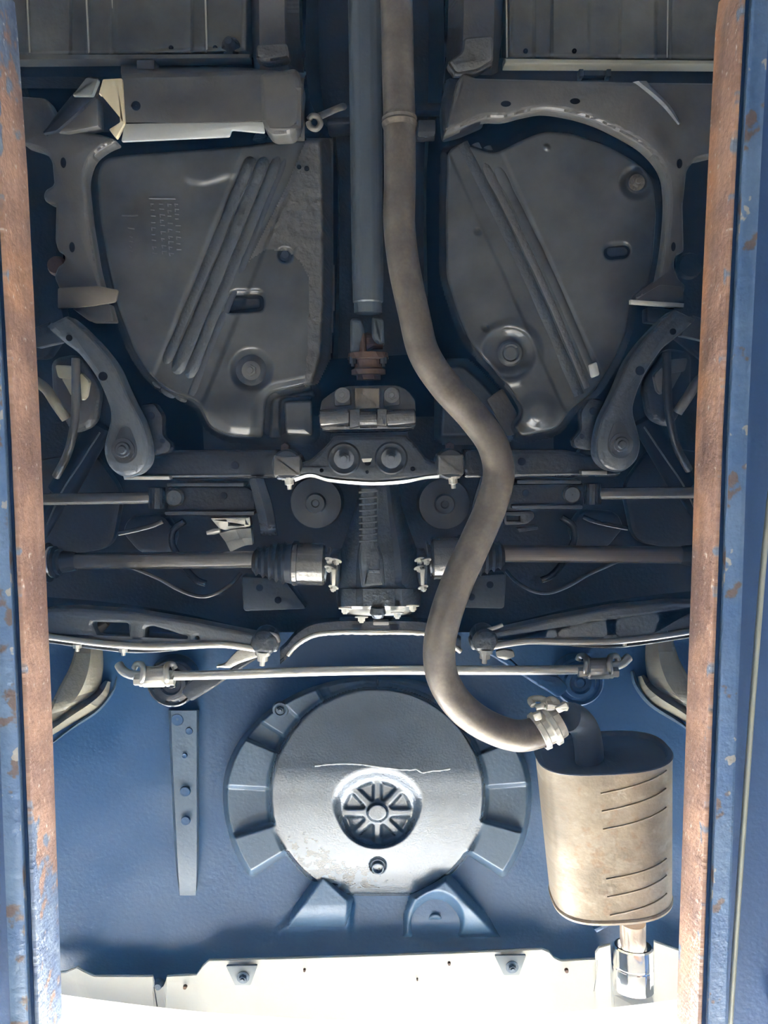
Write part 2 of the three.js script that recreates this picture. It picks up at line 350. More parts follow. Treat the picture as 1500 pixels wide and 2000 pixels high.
// ---------------------------------------------------------------- the lift: two runways and a cable
function runway(side, label) {
  const t = thing('lift_runway', label, 'car lift', 'runways of the car lift');
  const L1 = side > 0 ? [[1455, -60], [1448, 0], [1431, 300], [1404, 840], [1394, 1140], [1383, 1420], [1362, 2000], [1360, 2060]]
                      : [[-28, -60], [-22, 0], [0, 300], [29, 840], [42, 1140], [55, 1420], [77, 2000], [79, 2060]];
  const off = (d) => L1.map(([x, y]) => [x + side * d, y]);
  const strip = (a, b) => [...off(a), ...off(b).reverse()];
  const h = 1.12;
  const web = plate('inner_web', strip(0, 9), h, 0.085, M([0.95, 0.96, 0.98], 0.5, 0.05, { map: webTex(side), bump: tWeb, bs: 0.0016 }), t, { label: 'rusty inner side of the runway', b: 0.002 });
  { const p = web.geometry.attributes.position, uv = web.geometry.attributes.uv; for (let i = 0; i < p.count; i++) uv.setXY(i, (p.getY(i) - CAMY - h) / 0.085, (p.getZ(i) + 1.3) / 2.5); }
  plate('bottom_flange', strip(21, 58), h - 0.002, 0.012, mats.railBlue, t, { b: 0.003, label: 'chipped light blue lower flange' });
  plate('weld_strip', strip(9, 21), h + 0.018, 0.02, mats.deckBlue, t, { label: 'dark blue groove beside the flange' });
  plate('side_beam', strip(50, 60), h + 0.010, 0.07, mats.deckBlue, t);
  plate('deck', strip(4, 640), h + 0.087, 0.008, mats.deckBlue, t, { label: 'blue underside of the runway' });
  plate('outer_web', strip(640, 652), h, 0.14, mats.deckBlue, t);
  for (const y of [-40, 1960]) plate('cross_tie', rect(side > 0 ? 1520 : -600, y, side > 0 ? 2000 : -40, y + 30), h + 0.056, 0.03, mats.deckBlue, t);
  return t;
}
runway(-1, 'blue and rusty lift runway down the left edge of the photo');
runway(1, 'blue and rusty lift runway with the steel cable beneath, down the right edge');
{
  const t = thing('lift_cable', 'thin greenish steel cable running under the right-hand blue runway', 'cable');
  sweep('wire_rope', [[1700, -480, 1.165], [1641, -40, 1.165], [1560, 560, 1.165], [1501, 1000, 1.165], [1479, 1250, 1.165], [1456, 1560, 1.165], [1439, 1800, 1.165], [1422, 2060, 1.165]], 0.0045, mats.cable, t, 60, 10);
}

// ---------------------------------------------------------------- the car body
const body = thing('car_body', 'dark undercoated floor of the car seen from below, filling the photo', 'car body');
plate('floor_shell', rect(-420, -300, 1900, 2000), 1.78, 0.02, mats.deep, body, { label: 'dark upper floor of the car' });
// front floor pans
function pan(pts, ribs, lipY, label) {
  const v = roundPoly(pts, 6), xs = pts.map((p) => p[0]), ys = pts.map((p) => p[1]);
  const hf = (x, y) => {
    const d = sdPoly(x, y, v);
    let h = 1.45 + 0.07 * sstep(-3, 8, d) - 0.008 * sstep(-14, -9, d) * (1 - sstep(-6, -2, d));
    for (const [rx, w, dp] of ribs) { const k = rx + (y - 100) * -0.012; h += dp * sstep(w / 2 + 3, w / 2 - 2, Math.abs(x - k)); }
    return h;
  };
  return mesh('floor_pan', fieldGeo(Math.min(...xs) - 10, Math.min(...ys), Math.max(...xs) + 10, Math.max(...ys) + 10, 2.5, hf), mats.floorPan, body, label);
}
pan([[-80, -120], [488, -120], [486, 105], [-80, 118]], [[36, 34, 0.012], [155, 34, 0.012], [388, 26, 0.010], [220, 8, -0.006]], 108, 'grey ribbed front floor pan on the left');
pan([[990, -120], [1480, -120], [1480, 122], [988, 118]], [[1060, 34, 0.010], [1295, 28, 0.012], [1180, 60, 0.006]], 116, 'grey ribbed front floor pan on the right');
plate('pan_seam', [[20, 106], [488, 104], [488, 113], [20, 117]], 1.437, 0.03, mats.floorPan, body, { b: 0.003 });
plate('pan_seam', [[985, 112], [1410, 116], [1410, 127], [985, 125]], 1.437, 0.03, M([0.46, 0.44, 0.35], 0.4), body, { b: 0.006, bs: 3, label: 'front seam with the rear light painted in cream' });  // cream colour paints the light a rear-tilted face would catch
{ // pressed creases of the pans; pale beads paint the light their edges catch
  const worn = M([0.52, 0.50, 0.42], 0.35, 0.2);  // pale tone stands for light caught on the pressed edges
  for (const [x0, y0, x1, y1, r] of [[48, -100, 58, 103, 0.0016], [164, -100, 174, 104, 0.0016], [398, -100, 404, 102, 0.0016], [216, -60, 221, 26, 0.0014], [988, -100, 990, 112, 0.0018], [1306, -100, 1303, 112, 0.0012]]) mesh('pan_crease', sweepGeo([P(x0, y0, 1.4455), P((x0 + x1) / 2, (y0 + y1) / 2, 1.4455), P(x1, y1, 1.4455)], r, 12, 8), worn, body, 'crease with its highlight painted on');
}
// small drain holes in the pans, their shade painted as near-black discs
for (const [x, y] of [[335, 95], [421, 95], [1026, 101], [1121, 101]]) vturn('drain_hole', x, y, 1.452, [[0.0005, 0.0035], [0.0042, 0.0035], [0.0046, 0]], mats.deep, body, 12);
// front frame rails either side of the tunnel
loft('frame_rail', [[[488, -100, 1.47], [492, 60, 1.46], [496, 140, 1.47]], [[505, -100, 1.44], [507, 80, 1.40], [508, 150, 1.43]], [[556, -100, 1.435], [557, 80, 1.395], [566, 150, 1.42]], [[560, -100, 1.45], [562, 80, 1.42], [570, 150, 1.44]], [[584, -100, 1.45], [586, 80, 1.45], [594, 150, 1.46]], [[588, -100, 1.60], [592, 80, 1.60], [600, 160, 1.6]]], mats.body, body, { n: 6 });
loft('frame_rail', [[[985, -100, 1.47], [980, 60, 1.46], [972, 140, 1.47]], [[966, -100, 1.44], [964, 80, 1.40], [960, 145, 1.43]], [[906, -100, 1.435], [904, 80, 1.395], [896, 145, 1.42]], [[900, -100, 1.45], [896, 80, 1.42], [888, 150, 1.44]], [[878, -100, 1.45], [874, 80, 1.45], [868, 160, 1.46]], [[872, -100, 1.60], [868, 80, 1.60], [862, 165, 1.6]]], mats.body, body, { n: 6 });
plate('rail_patch', [[905, 72], [962, 66], [966, 118], [935, 138], [890, 146], [872, 120], [902, 100]], 1.378, 0.03, mats.coat, body, { r: 8, b: 0.008, bs: 3 });
plate('rail_patch', [[500, 84], [560, 80], [566, 112], [520, 120], [498, 112]], 1.380, 0.03, mats.coat, body, { r: 8, b: 0.008, bs: 3 });
vturn('rubber_plug', 451, 92, 1.45, [[0.0005, 0.026], [0.006, 0.025], [0.010, 0.018], [0.012, 0.008], [0.016, 0.004], [0.017, 0]], mats.gloss, body, 20, 'glossy dark rubber plug');
// tunnel walls and roof
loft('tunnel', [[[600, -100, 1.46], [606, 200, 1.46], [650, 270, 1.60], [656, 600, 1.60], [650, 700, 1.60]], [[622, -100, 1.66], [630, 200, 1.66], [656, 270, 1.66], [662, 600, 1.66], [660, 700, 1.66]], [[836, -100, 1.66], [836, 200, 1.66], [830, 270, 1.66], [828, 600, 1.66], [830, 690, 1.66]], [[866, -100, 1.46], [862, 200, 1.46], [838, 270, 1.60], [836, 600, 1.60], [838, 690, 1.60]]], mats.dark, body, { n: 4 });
// left cross member with its pale rear lip
loft('cross_member', [[[236, 118, 1.50], [380, 128, 1.50], [520, 134, 1.50], [600, 140, 1.5]], [[236, 142, 1.39], [380, 142, 1.385], [520, 138, 1.385], [596, 146, 1.40]], [[238, 152, 1.372], [380, 150, 1.370], [520, 146, 1.370], [594, 152, 1.385]], [[246, 238, 1.372], [380, 240, 1.370], [505, 236, 1.370], [588, 230, 1.385]]], mats.body, body, { n: 5, crease: 0.9 });
plate('rear_lip', [[243, 241], [515, 237], [517, 259], [452, 253], [448, 266], [236, 276]], 1.372, 0.008, M([0.36, 0.37, 0.36], 0.4, 0, { bump: tFine, bs: 0.0005 }), body, { r: 4, b: 0.002, label: 'pale grey rear lip of the cross member' });
vturn('hole', 266, 207, 1.3725, [[0.0005, 0.0015], [0.0075, 0.0015], [0.0082, 0]], mats.deep, body, 20);  // near-black disc paints the shade in the opening
plate('end_bracket', [[505, 140], [580, 128], [592, 160], [586, 232], [572, 260], [528, 262], [510, 236]], 1.362, 0.06, mats.body, body, { r: 12, b: 0.012, bs: 3, holes: [rect(541, 186, 574, 236)] });
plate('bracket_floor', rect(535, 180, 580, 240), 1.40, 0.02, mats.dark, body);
// cut-out end on the left with its pale rim
plate('rim_flange', [[200, 154], [238, 152], [243, 240], [226, 270], [212, 252], [234, 238], [229, 178], [192, 184]], 1.366, 0.012, M([0.58, 0.50, 0.34], 0.5), body, { r: 3, b: 0.002, label: 'pale yellowish rim of the cut-out' });
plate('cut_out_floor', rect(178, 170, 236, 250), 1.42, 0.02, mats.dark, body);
plate('deflector', [[172, 148], [192, 152], [188, 186], [160, 212], [110, 256], [82, 261], [110, 220], [138, 186]], 1.36, 0.012, mats.dark, body, { r: 4, b: 0.003, label: 'dark angled deflector blade' });
plate('deflector_face', [[168, 150], [192, 154], [180, 186], [140, 186]], 1.352, 0.012, M([0.12, 0.13, 0.125], 0.5), body, { r: 4, b: 0.003 });
plate('deflector_side', [[176, 190], [190, 186], [192, 246], [130, 258], [110, 256]], 1.368, 0.03, mats.body, body, { r: 3, b: 0.003 });
// surround of the left tank
plate('tank_surround', [[20, 185], [90, 190], [120, 250], [200, 262], [232, 274, 20], [205, 284, 30], [176, 305, 40], [163, 345, 30], [172, 430, 20], [187, 520, 10], [200, 572], [118, 572], [104, 540, 8], [112, 520, 4], [124, 512, 8], [126, 498, 8], [112, 490, 6], [106, 470, 6], [108, 400, 4], [84, 392, 12], [84, 372, 12], [104, 360, 6], [100, 312, 14], [84, 294, 14], [40, 280]], 1.380, 0.035, mats.body, body, { r: 10, b: 0.006, bs: 3 });
vturn('stud', 60, 210, 1.392, [[0.0005, 0.010], [0.004, 0.010], [0.0042, 0.003], [0.009, 0.003], [0.010, 0]], mats.gloss, body, 16);
plate('jacking_tab', [[112, 562], [190, 558], [231, 566], [226, 590], [180, 598], [112, 603]], 1.36, 0.006, mats.bodyTan, body, { r: 5, b: 0.002, label: 'tan sill tab on the left' });
plate('tab_web', [[140, 602], [212, 592], [222, 628], [175, 628]], 1.40, 0.03, mats.body, body, { r: 4, b: 0.003 });
// right cross member, running into the right surround
const rEdge = smooth([[868, 262], [900, 248], [945, 230], [985, 229], [1025, 219], [1062, 213], [1110, 219], [1160, 233], [1210, 256], [1262, 288], [1296, 330], [1305, 380], [1302, 450], [1292, 520], [1282, 556], [1262, 572]], 6);
plate('tank_surround', [...rEdge, [1250, 578], [1334, 582], [1342, 556, 8], [1328, 545, 8], [1318, 520, 14], [1322, 498, 10], [1338, 490], [1336, 400], [1344, 330, 10], [1360, 310], [1420, 296], [1420, 160], [1240, 158], [1000, 152], [930, 150], [905, 140], [890, 160]], 1.380, 0.035, mats.body, body, { r: 4, b: 0.008, bs: 3 });
plate('end_bracket', [[872, 148], [918, 150], [942, 190], [952, 228], [900, 250], [866, 258], [862, 200]], 1.384, 0.06, mats.dark, body, { r: 10, b: 0.010, bs: 3 });
loft('bead', [[[1236, 160, 1.382], [1290, 206, 1.382], [1322, 244, 1.382]], [[1247, 158, 1.370], [1300, 204, 1.370], [1327, 242, 1.376]], [[1262, 158, 1.382], [1310, 206, 1.382], [1330, 240, 1.382]]], M([0.16, 0.165, 0.17], 0.4), body, { n: 6, crease: 1.2 });
plate('jacking_tab', [[1262, 572], [1290, 556], [1334, 560], [1337, 584], [1336, 600], [1236, 590]], 1.36, 0.006, mats.body, body, { r: 4, b: 0.002 });
plate('tab_edge', [[1232, 585], [1337, 592], [1336, 601], [1232, 593]], 1.350, 0.012, mats.alu, body, { b: 0.002, label: 'bright folded edge of the right sill tab' });
plate('tab_web', [[1264, 600], [1320, 604], [1300, 632], [1264, 628]], 1.40, 0.03, mats.dark, body, { r: 4, b: 0.003 });
for (const [x, y, rx, ry] of [[124, 318, 0.005, 0.009], [141, 483, 0.005, 0.009], [988, 203, 0.009, 0.005], [1123, 198, 0.009, 0.005], [1327, 320, 0.005, 0.008], [1315, 482, 0.004, 0.008]]) hole(x, y, 1.3805, rx, body, ry);
// clips and rubber under the front edge
plate('clip', rect(1134, 136, 1192, 148), 1.41, 0.02, mats.gloss, body, { b: 0.003, r: 3 });
plate('clip', rect(1132, 134, 1140, 149), 1.40, 0.02, mats.arm, body, { b: 0.002 });
plate('clip', rect(1186, 134, 1194, 149), 1.40, 0.02, mats.arm, body, { b: 0.002 });
plate('clip', rect(266, 116, 302, 140), 1.42, 0.04, mats.body, body, { b: 0.003 });
plate('front_beam', [[10, 112], [600, 112], [600, 150], [10, 150]], 1.50, 0.05, mats.dark, body);
plate('front_beam', [[870, 112], [1430, 118], [1430, 165], [870, 165]], 1.47, 0.05, mats.dark, body);
// inner sills far up at the sides
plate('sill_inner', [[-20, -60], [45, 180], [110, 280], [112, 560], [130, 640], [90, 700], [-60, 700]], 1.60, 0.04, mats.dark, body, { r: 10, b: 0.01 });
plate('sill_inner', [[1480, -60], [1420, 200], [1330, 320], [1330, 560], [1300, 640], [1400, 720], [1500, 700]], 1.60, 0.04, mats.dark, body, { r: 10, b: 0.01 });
vturn('sill_plug', 112, 520, 1.42, [[0.0005, 0.012], [0.014, 0.010], [0.018, 0]], mats.rust, body, 20, 'rusty round plug');
vturn('sill_plug', 1345, 520, 1.42, [[0.0005, 0.012], [0.020, 0.010], [0.024, 0]], mats.dark, body, 20);

for (const x of [-0.95, 0.93]) { const g = boxGeo(x, CAMY + 1.27, -1.35, x + 0.02, CAMY + 1.95, 2.6); mesh('added_side_panel', g, mats.bumper, body, 'unseen outer side of the body, added to block side light'); }  // unseen panels added to block light from the sides
for (const x of [-0.62, 0.60]) { const g = boxGeo(x, CAMY + 1.50, -0.95, x + 0.02, CAMY + 1.90, 0.28); void g; }
// trunk floor with the left rail and rear wedges
const wedgeL = [[640, 1705], [692, 1762], [684, 1850], [510, 1850], [556, 1800]], wedgeR = [[800, 1752], [870, 1712], [900, 1740], [970, 1830], [790, 1838]];
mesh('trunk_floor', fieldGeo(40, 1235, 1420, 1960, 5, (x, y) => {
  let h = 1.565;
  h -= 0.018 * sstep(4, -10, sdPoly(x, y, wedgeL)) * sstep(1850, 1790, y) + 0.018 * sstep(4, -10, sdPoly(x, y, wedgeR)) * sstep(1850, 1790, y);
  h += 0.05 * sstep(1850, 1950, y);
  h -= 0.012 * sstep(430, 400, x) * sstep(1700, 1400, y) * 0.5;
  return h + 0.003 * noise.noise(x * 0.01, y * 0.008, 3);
}), mats.trunk, body, 'trunk floor with a blue veil of light in its colour');
loft('trunk_rail', [[[328, 1388, 1.57], [332, 1500, 1.57], [344, 1700, 1.57], [350, 1760, 1.575]], [[334, 1388, 1.525], [338, 1500, 1.53], [348, 1700, 1.545], [352, 1760, 1.57]], [[384, 1388, 1.525], [384, 1500, 1.53], [384, 1700, 1.545], [382, 1760, 1.57]], [[390, 1388, 1.57], [389, 1500, 1.57], [388, 1700, 1.57], [386, 1760, 1.575]]], M([0.05, 0.082, 0.125], 0.42, 0, { bump: tFine, bs: 0.0006 }), body, { n: 6, crease: 0.9, label: 'paler rail along the left of the trunk floor' });  // rail colour includes the blue light veil
for (const [x, y, r] of [[347, 1405, 0.012], [370, 1427, 0.007], [361, 1475, 0.005], [362, 1545, 0.010], [363, 1602, 0.009]]) vturn('rail_hole', x, y, 1.528, [[0.0005, 0.002], [r * 0.7, 0.003], [r, 0.004], [r * 1.15, 0]], mats.trunk, body, 20);
{ // pressed wedges behind the wheel well; the right one carries a round dent
  const wl = roundPoly([[628, 1690], [694, 1752], [690, 1846], [520, 1842]], 6), wr = roundPoly([[800, 1748], [872, 1700], [1000, 1840], [772, 1842]], 6);
  const wh = (v, b) => (x, y) => b + 0.05 * sstep(-18, 3, sdPoly(x, y, v)) + 0.05 * sstep(1765, 1850, y);
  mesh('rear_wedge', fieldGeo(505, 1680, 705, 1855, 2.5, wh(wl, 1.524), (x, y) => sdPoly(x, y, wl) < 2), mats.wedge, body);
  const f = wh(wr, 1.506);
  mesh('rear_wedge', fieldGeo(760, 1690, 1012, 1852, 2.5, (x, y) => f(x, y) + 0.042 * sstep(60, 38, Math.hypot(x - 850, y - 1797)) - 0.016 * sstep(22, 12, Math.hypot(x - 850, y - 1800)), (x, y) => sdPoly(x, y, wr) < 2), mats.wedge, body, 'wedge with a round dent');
}
// spare wheel well
const WC = [737, 1552];
const hubC = [737, 1587];
const rearL = (x) => x; // keeps the two step lines readable
function wellH(x, y) {
  const dx = x - WC[0], dy = y - WC[1], r = Math.hypot(dx, dy * 1.0), a = Math.atan2(dy, dx) * 180 / Math.PI;   // a: 0 right, 90 rear
  const al = dx < 0 ? (a < 0 ? a + 360 : a) : a;                                                                    // left side 90..270
  // ring: pressed in steps
  let ring = 1.500;
  const st = (lo, hi, w = 2) => sstep(lo - w, lo + w, al) * (1 - sstep(hi - w, hi + w, al));
  if (dx < 0) { // left: 183 = line at y 1540, 163 = y 1627, 143 = slanting line
    ring -= 0.022 * st(183, 203, 0.8) + 0.024 * st(148, 164, 1.2);
    ring += 0.09 * (1 - sstep(145, 149, al));
    ring -= 0.016 * st(212, 224, 1) + 0.026 * st(224, 240, 1) + 0.014 * st(244, 262, 2);
  } else {
    ring -= 0.022 * st(-22, -4, 0.8) + 0.024 * st(14, 33, 1.2);
    ring += 0.09 * sstep(31, 35, al);
    ring += 0.02 * sstep(-30, -45, al);
  }
  // dish: level in front, kicked up behind the crease
  let dish = 1.445 - 0.006 * Math.cos(clamp(r / 215, 0, 1) * 3.14);
  const cy = 1497; dish += 0.10 * (Math.max(0, y - cy) / 255) ** 2.0 + 0.004 * sstep(0, 60, y - cy);
  const R = 213 - 14 * sstep(40, 70, Math.abs(90 - Math.abs(a))) * 0 ;
  const edge = sstep(R - 9, R + 6, Math.max(r, (y - WC[1]) + 12));
  let h = dish + (ring - dish) * edge;
  // outer wall up to the floor
  const ry = Math.hypot(dx / 302, dy / (dy > 0 ? 285 : 232));
  h += (1.60 - h) * sstep(0.965, 1.02, ry);
  // pressed hub recess with spokes
  const hx = x - hubC[0], hy = y - hubC[1], hr = Math.hypot(hx, hy * 1.12), ha = Math.atan2(hy, hx);
  if (hr < 110) {
    const fr = sstep(0.35, -0.6, hy / Math.max(hr, 1)); let q = 0.026 * sstep(80 + 22 * fr, 66, hr);
    const sp = Math.abs(((ha / (Math.PI / 4)) % 1 + 1.5) % 1 - 0.5) * (Math.PI / 4) * hr;      // spokes every 45 degrees
    q += 0.009 * sstep(4, 13, sp) * sstep(24, 32, hr) * sstep(70, 60, hr);
    q -= 0.012 * sstep(22, 17, hr);
    h += q;
  }
  const dr = Math.hypot(x - 738, (y - 1690) * 1.05); h += 0.010 * sstep(19, 12, dr);
  return h;
}
{
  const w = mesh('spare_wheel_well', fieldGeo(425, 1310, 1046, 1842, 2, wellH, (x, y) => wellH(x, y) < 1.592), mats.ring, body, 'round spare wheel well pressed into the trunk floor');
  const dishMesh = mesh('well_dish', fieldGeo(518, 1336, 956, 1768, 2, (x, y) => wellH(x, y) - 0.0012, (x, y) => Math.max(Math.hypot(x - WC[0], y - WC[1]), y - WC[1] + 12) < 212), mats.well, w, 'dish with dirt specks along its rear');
  { const p = dishMesh.geometry.attributes.position, uv = dishMesh.geometry.attributes.uv, c = P(WC[0], WC[1], 1.46), k = 2.3 * Math.abs(P(WC[0] + 212, WC[1], 1.46).x - c.x); for (let i = 0; i < p.count; i++) uv.setXY(i, 0.5 + (p.getX(i) - c.x) / k, 0.5 + (p.getZ(i) - c.z) / k); }
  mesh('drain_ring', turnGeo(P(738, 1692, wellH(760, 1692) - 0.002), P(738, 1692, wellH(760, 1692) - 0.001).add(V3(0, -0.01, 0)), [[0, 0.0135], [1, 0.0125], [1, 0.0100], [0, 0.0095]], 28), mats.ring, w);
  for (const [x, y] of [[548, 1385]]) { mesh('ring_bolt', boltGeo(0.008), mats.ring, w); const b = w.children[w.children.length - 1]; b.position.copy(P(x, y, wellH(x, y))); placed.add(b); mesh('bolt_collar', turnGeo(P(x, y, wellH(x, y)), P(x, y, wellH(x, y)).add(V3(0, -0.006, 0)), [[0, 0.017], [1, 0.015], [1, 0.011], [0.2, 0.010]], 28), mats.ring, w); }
  sweepSeam(w);
}
function sweepSeam(w) {
  const pts = []; for (let i = 0; i <= 24; i++) { const x = 615 + i * 11, y = 1497 - 6 * Math.sin(i * 0.26 + 0.2) + 2 * noise.noise(i * 0.7, 2, 1) + (i > 18 ? 5 : 0); pts.push(P(x, y, wellH(x, y))); }
  mesh('sealant_seam', sweepGeo(pts, (t) => 0.0022 + 0.0012 * noise.noise(t * 30, 1, 1), 120, 8), M([0.30, 0.34, 0.36], 0.3, 0, { bump: tRough, bs: 0.002 }), w, 'pale sealant seam across the dish');
}
// wheel housings: pale inner arches glimpsed beside the runways
function housing(m, label) {
  const k = (rows) => rows.map((r) => (m ? r.map(mir) : r));
  loft('wheel_housing', k([[[146, 1258, 1.58], [134, 1300, 1.58], [114, 1340, 1.58], [94, 1380, 1.58], [80, 1408, 1.59]], [[154, 1258, 1.53], [142, 1302, 1.52], [122, 1342, 1.515], [104, 1382, 1.515], [92, 1412, 1.53]], [[178, 1258, 1.515], [174, 1302, 1.505], [162, 1340, 1.50], [142, 1372, 1.505], [106, 1408, 1.53]], [[196, 1258, 1.535], [198, 1302, 1.53], [193, 1336, 1.525], [184, 1352, 1.53], [122, 1402, 1.55]], [[202, 1258, 1.59], [204, 1302, 1.59], [199, 1340, 1.59], [190, 1358, 1.59], [130, 1406, 1.60]]]), mats.pale, body, { n: 5, crease: 1.0, label });
  loft('arch_flange', k([[[92, 1418, 1.56], [130, 1380, 1.55], [165, 1358, 1.55], [192, 1342, 1.55], [204, 1330, 1.56]], [[94, 1430, 1.52], [140, 1398, 1.51], [176, 1374, 1.51], [200, 1352, 1.515], [210, 1332, 1.53]], [[96, 1442, 1.57], [150, 1408, 1.56], [192, 1382, 1.56], [212, 1356, 1.56], [218, 1334, 1.57]]]), mats.pale, body, { n: 5, crease: 1.0 });
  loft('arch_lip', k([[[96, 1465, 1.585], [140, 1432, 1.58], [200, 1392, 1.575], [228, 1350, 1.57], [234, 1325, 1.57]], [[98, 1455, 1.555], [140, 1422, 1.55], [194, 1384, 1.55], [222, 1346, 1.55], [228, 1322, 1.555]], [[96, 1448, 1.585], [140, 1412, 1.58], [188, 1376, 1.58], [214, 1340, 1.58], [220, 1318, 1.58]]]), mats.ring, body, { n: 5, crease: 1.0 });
}
housing(false, 'pale dusty wheel housing on the left'); housing(true, 'pale dusty wheel housing on the right');
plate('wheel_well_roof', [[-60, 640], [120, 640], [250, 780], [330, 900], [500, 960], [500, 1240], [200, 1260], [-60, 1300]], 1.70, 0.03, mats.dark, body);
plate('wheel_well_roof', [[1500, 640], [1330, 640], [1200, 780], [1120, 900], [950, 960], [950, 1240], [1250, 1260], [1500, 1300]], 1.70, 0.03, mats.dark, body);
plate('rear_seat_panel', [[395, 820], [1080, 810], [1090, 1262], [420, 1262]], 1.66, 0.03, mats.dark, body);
plate('rear_panel_bracket', [[470, 1125], [555, 1130], [600, 1190], [475, 1195]], 1.56, 0.04, mats.bracketDark, body, { r: 8, b: 0.006 });
plate('rear_panel_bracket', mirAll([[470, 1125], [555, 1130], [600, 1190], [475, 1195]]), 1.56, 0.04, mats.bracketDark, body, { r: 8, b: 0.006 });

for (const [x, y] of [[507, 1148], [543, 1172], [957, 1142], [921, 1166]]) hole(x, y, 1.5605, 0.0075, body);
// ---------------------------------------------------------------- fuel tank lobes
function tankLeft() {
  const t = thing('fuel_tank', 'grey tank lobe with stamped lettering and a smooth patch, left of the drive shaft', 'fuel tank', 'lobes of the saddle fuel tank');
  const out = roundPoly([[181, 340, 30], [196, 302, 40], [240, 294], [480, 276], [560, 264], [636, 266], [640, 420], [640, 600], [634, 700], [618, 752], [624, 775], [618, 862], [512, 864], [440, 858], [402, 836], [384, 792], [330, 772], [290, 742], [256, 690], [222, 600], [200, 500], [186, 420]], 16);
  const notch = roundPoly([[520, 768, 22], [600, 752], [640, 740], [650, 880], [500, 890], [514, 852]], 12), box = roundPoly([[546, 776], [618, 772], [622, 862], [548, 858]], 16);
  const hf = (x, y) => {
    const d = sdPoly(x, y, out);
    let h = 1.432 + 0.10 * sstep(-14, 10, d) ** 1.5;
    
    // swage under the front edge
    const w = y - (352 + 8 * Math.sin((x - 360) / 22)); if (x > 350 && x < 470) h += 0.006 * sstep(-10, 6, w) * sstep(350, 375, x) * sstep(470, 440, x) * sstep(90, 20, w);
    // slot, dimple, round dent
    h += 0.026 * sstep(3, -7, sdPoly(x, y, SLOT)) + 0.008 * sstep(6, -4, sdPoly(x, y, SLOT2));
    const b = Math.hypot(x - 491, (y - 722)); h += 0.016 * sstep(46, 26, b) - 0.010 * sstep(20, 14, b) * 0;
    const e = Math.hypot(x - 557, y - 498); h += 0.012 * sstep(17, 10, e);
    const k = Math.hypot(x - 283, y - 621); h += 0.003 * sstep(4, 1, k);
    // step down to the box behind
    const n = sdPoly(x, y, notch); h += 0.060 * sstep(4, -16, n) + 0.010 * sstep(22, -2, n) + 0.010 * sstep(-30, -6, d) * sstep(800, 830, y); h -= 0.040 * sstep(2, -12, sdPoly(x, y, box));
    h -= 0.012 * sstep(760, 820, y) * sstep(12, 30, n);
    // fall beside the ribs
    h += 0.004 * sstep(60, 50, segDist(x, y, 545, 270, 338, 785));
    return h;
  };
  const SLOT2 = roundPoly([[455, 568], [512, 568], [514, 600], [440, 600]], 10);
  const SLOT = roundPoly([[446, 577], [512, 577], [514, 607], [440, 612]], 10);
  const shell = mesh('shell', fieldGeo(160, 250, 665, 885, 2.5, hf, (x, y) => sdPoly(x, y, out) < 7), mats.tank, t);
  const rib = (a, b, r0, r1, mat, nm) => { const pts = []; for (let i = 0; i <= 10; i++) { const u = i / 10, x = a[0] + (b[0] - a[0]) * u, y = a[1] + (b[1] - a[1]) * u; pts.push(P(x, y, hf(x, y) + 0.004)); } return mesh(nm, sweepGeo(pts, (u) => (r0 + (r1 - r0) * u) * (1 + 0.10 * noise.noise(u * 9, r0 * 900, 5)), 160, 14, { flat: 0.62 }), mat, t); };
  rib([510, 268], [306, 752], 0.013, 0.010, mats.lump, 'rib'); rib([536, 268], [328, 768], 0.012, 0.015, mats.lump, 'rib'); rib([560, 270], [352, 778], 0.011, 0.013, mats.lump, 'rib'); rib([574, 272], [374, 772], 0.008, 0.009, mats.gloss, 'rib');
  const cg = fieldGeo(440, 262, 656, 775, 2.5, (x, y) => hf(x, y) - 0.0035 - 0.0015 * noise.noise(x * 0.05, y * 0.05, 2), (x, y) => sdPoly(x, y, COAT) < 0);
  const COATM = mesh('undercoating', cg, mats.coat, t, 'rough sealant coat along the tunnel side');
  void COATM;
  const bm = mesh('patch_bolt', boltGeo(0.011), mats.boltSteel, t); bm.position.copy(P(491, 724, 1.446)); placed.add(bm);
  vturn('dimple_ring', 491, 724, 1.449, [[0.0005, 0.004], [0.018, 0.006], [0.026, 0.005], [0.032, 0]], mats.gloss, t, 32);
  vturn('plug', 557, 498, 1.445, [[0.0005, 0.003], [0.007, 0.004], [0.009, 0]], mats.gloss, t, 20);
  // stamped marks: illegible raised strokes
  const R = rng(7), g = []; const bar = (x0, y0, x1, y1, w = 0.0012) => g.push(sweepGeo([P(x0, y0, 1.4310), P((x0 + x1) / 2, (y0 + y1) / 2, 1.4307), P(x1, y1, 1.4310)], w, 3, 6));
  bar(291, 387, 343, 388, 0.0018); bar(238, 421, 270, 421, 0.0016); bar(250, 445, 263, 447, 0.0014);
  for (const [cx, tilt] of [[298, 0.04], [315, 0.06], [331, 0.03], [345, 0.05]]) for (let y = 398; y < 496; y += 9 + 5 * R()) { const x = cx + tilt * (y - 398); bar(x - 4, y, x + 4 * R() + 2, y + 1.5 * R(), 0.0011); if (R() > 0.5) bar(x - 4, y, x - 4 + 2 * R(), y + 6, 0.0010); }
  for (let y = 462; y < 490; y += 9) bar(251 + 3 * R(), y, 256 + 4 * R(), y + 5 * R(), 0.0010);
  mesh('stamped_lettering', mergeGeometries(g), mats.tank, t, 'worn stamped marks too faint to read').userData.kind = 'stuff';
  hole(584, 326, 1.4268, 0.004, t); hole(599, 329, 1.4268, 0.0045, t);
  return shell;
}
const COAT = roundPoly([[598, 268], [652, 268], [654, 600], [648, 700], [622, 752], [592, 756], [598, 700], [600, 640], [603, 545], [586, 512], [560, 491], [520, 489], [490, 509], [470, 540], [455, 575], [446, 588], [500, 480], [560, 360]], 4);
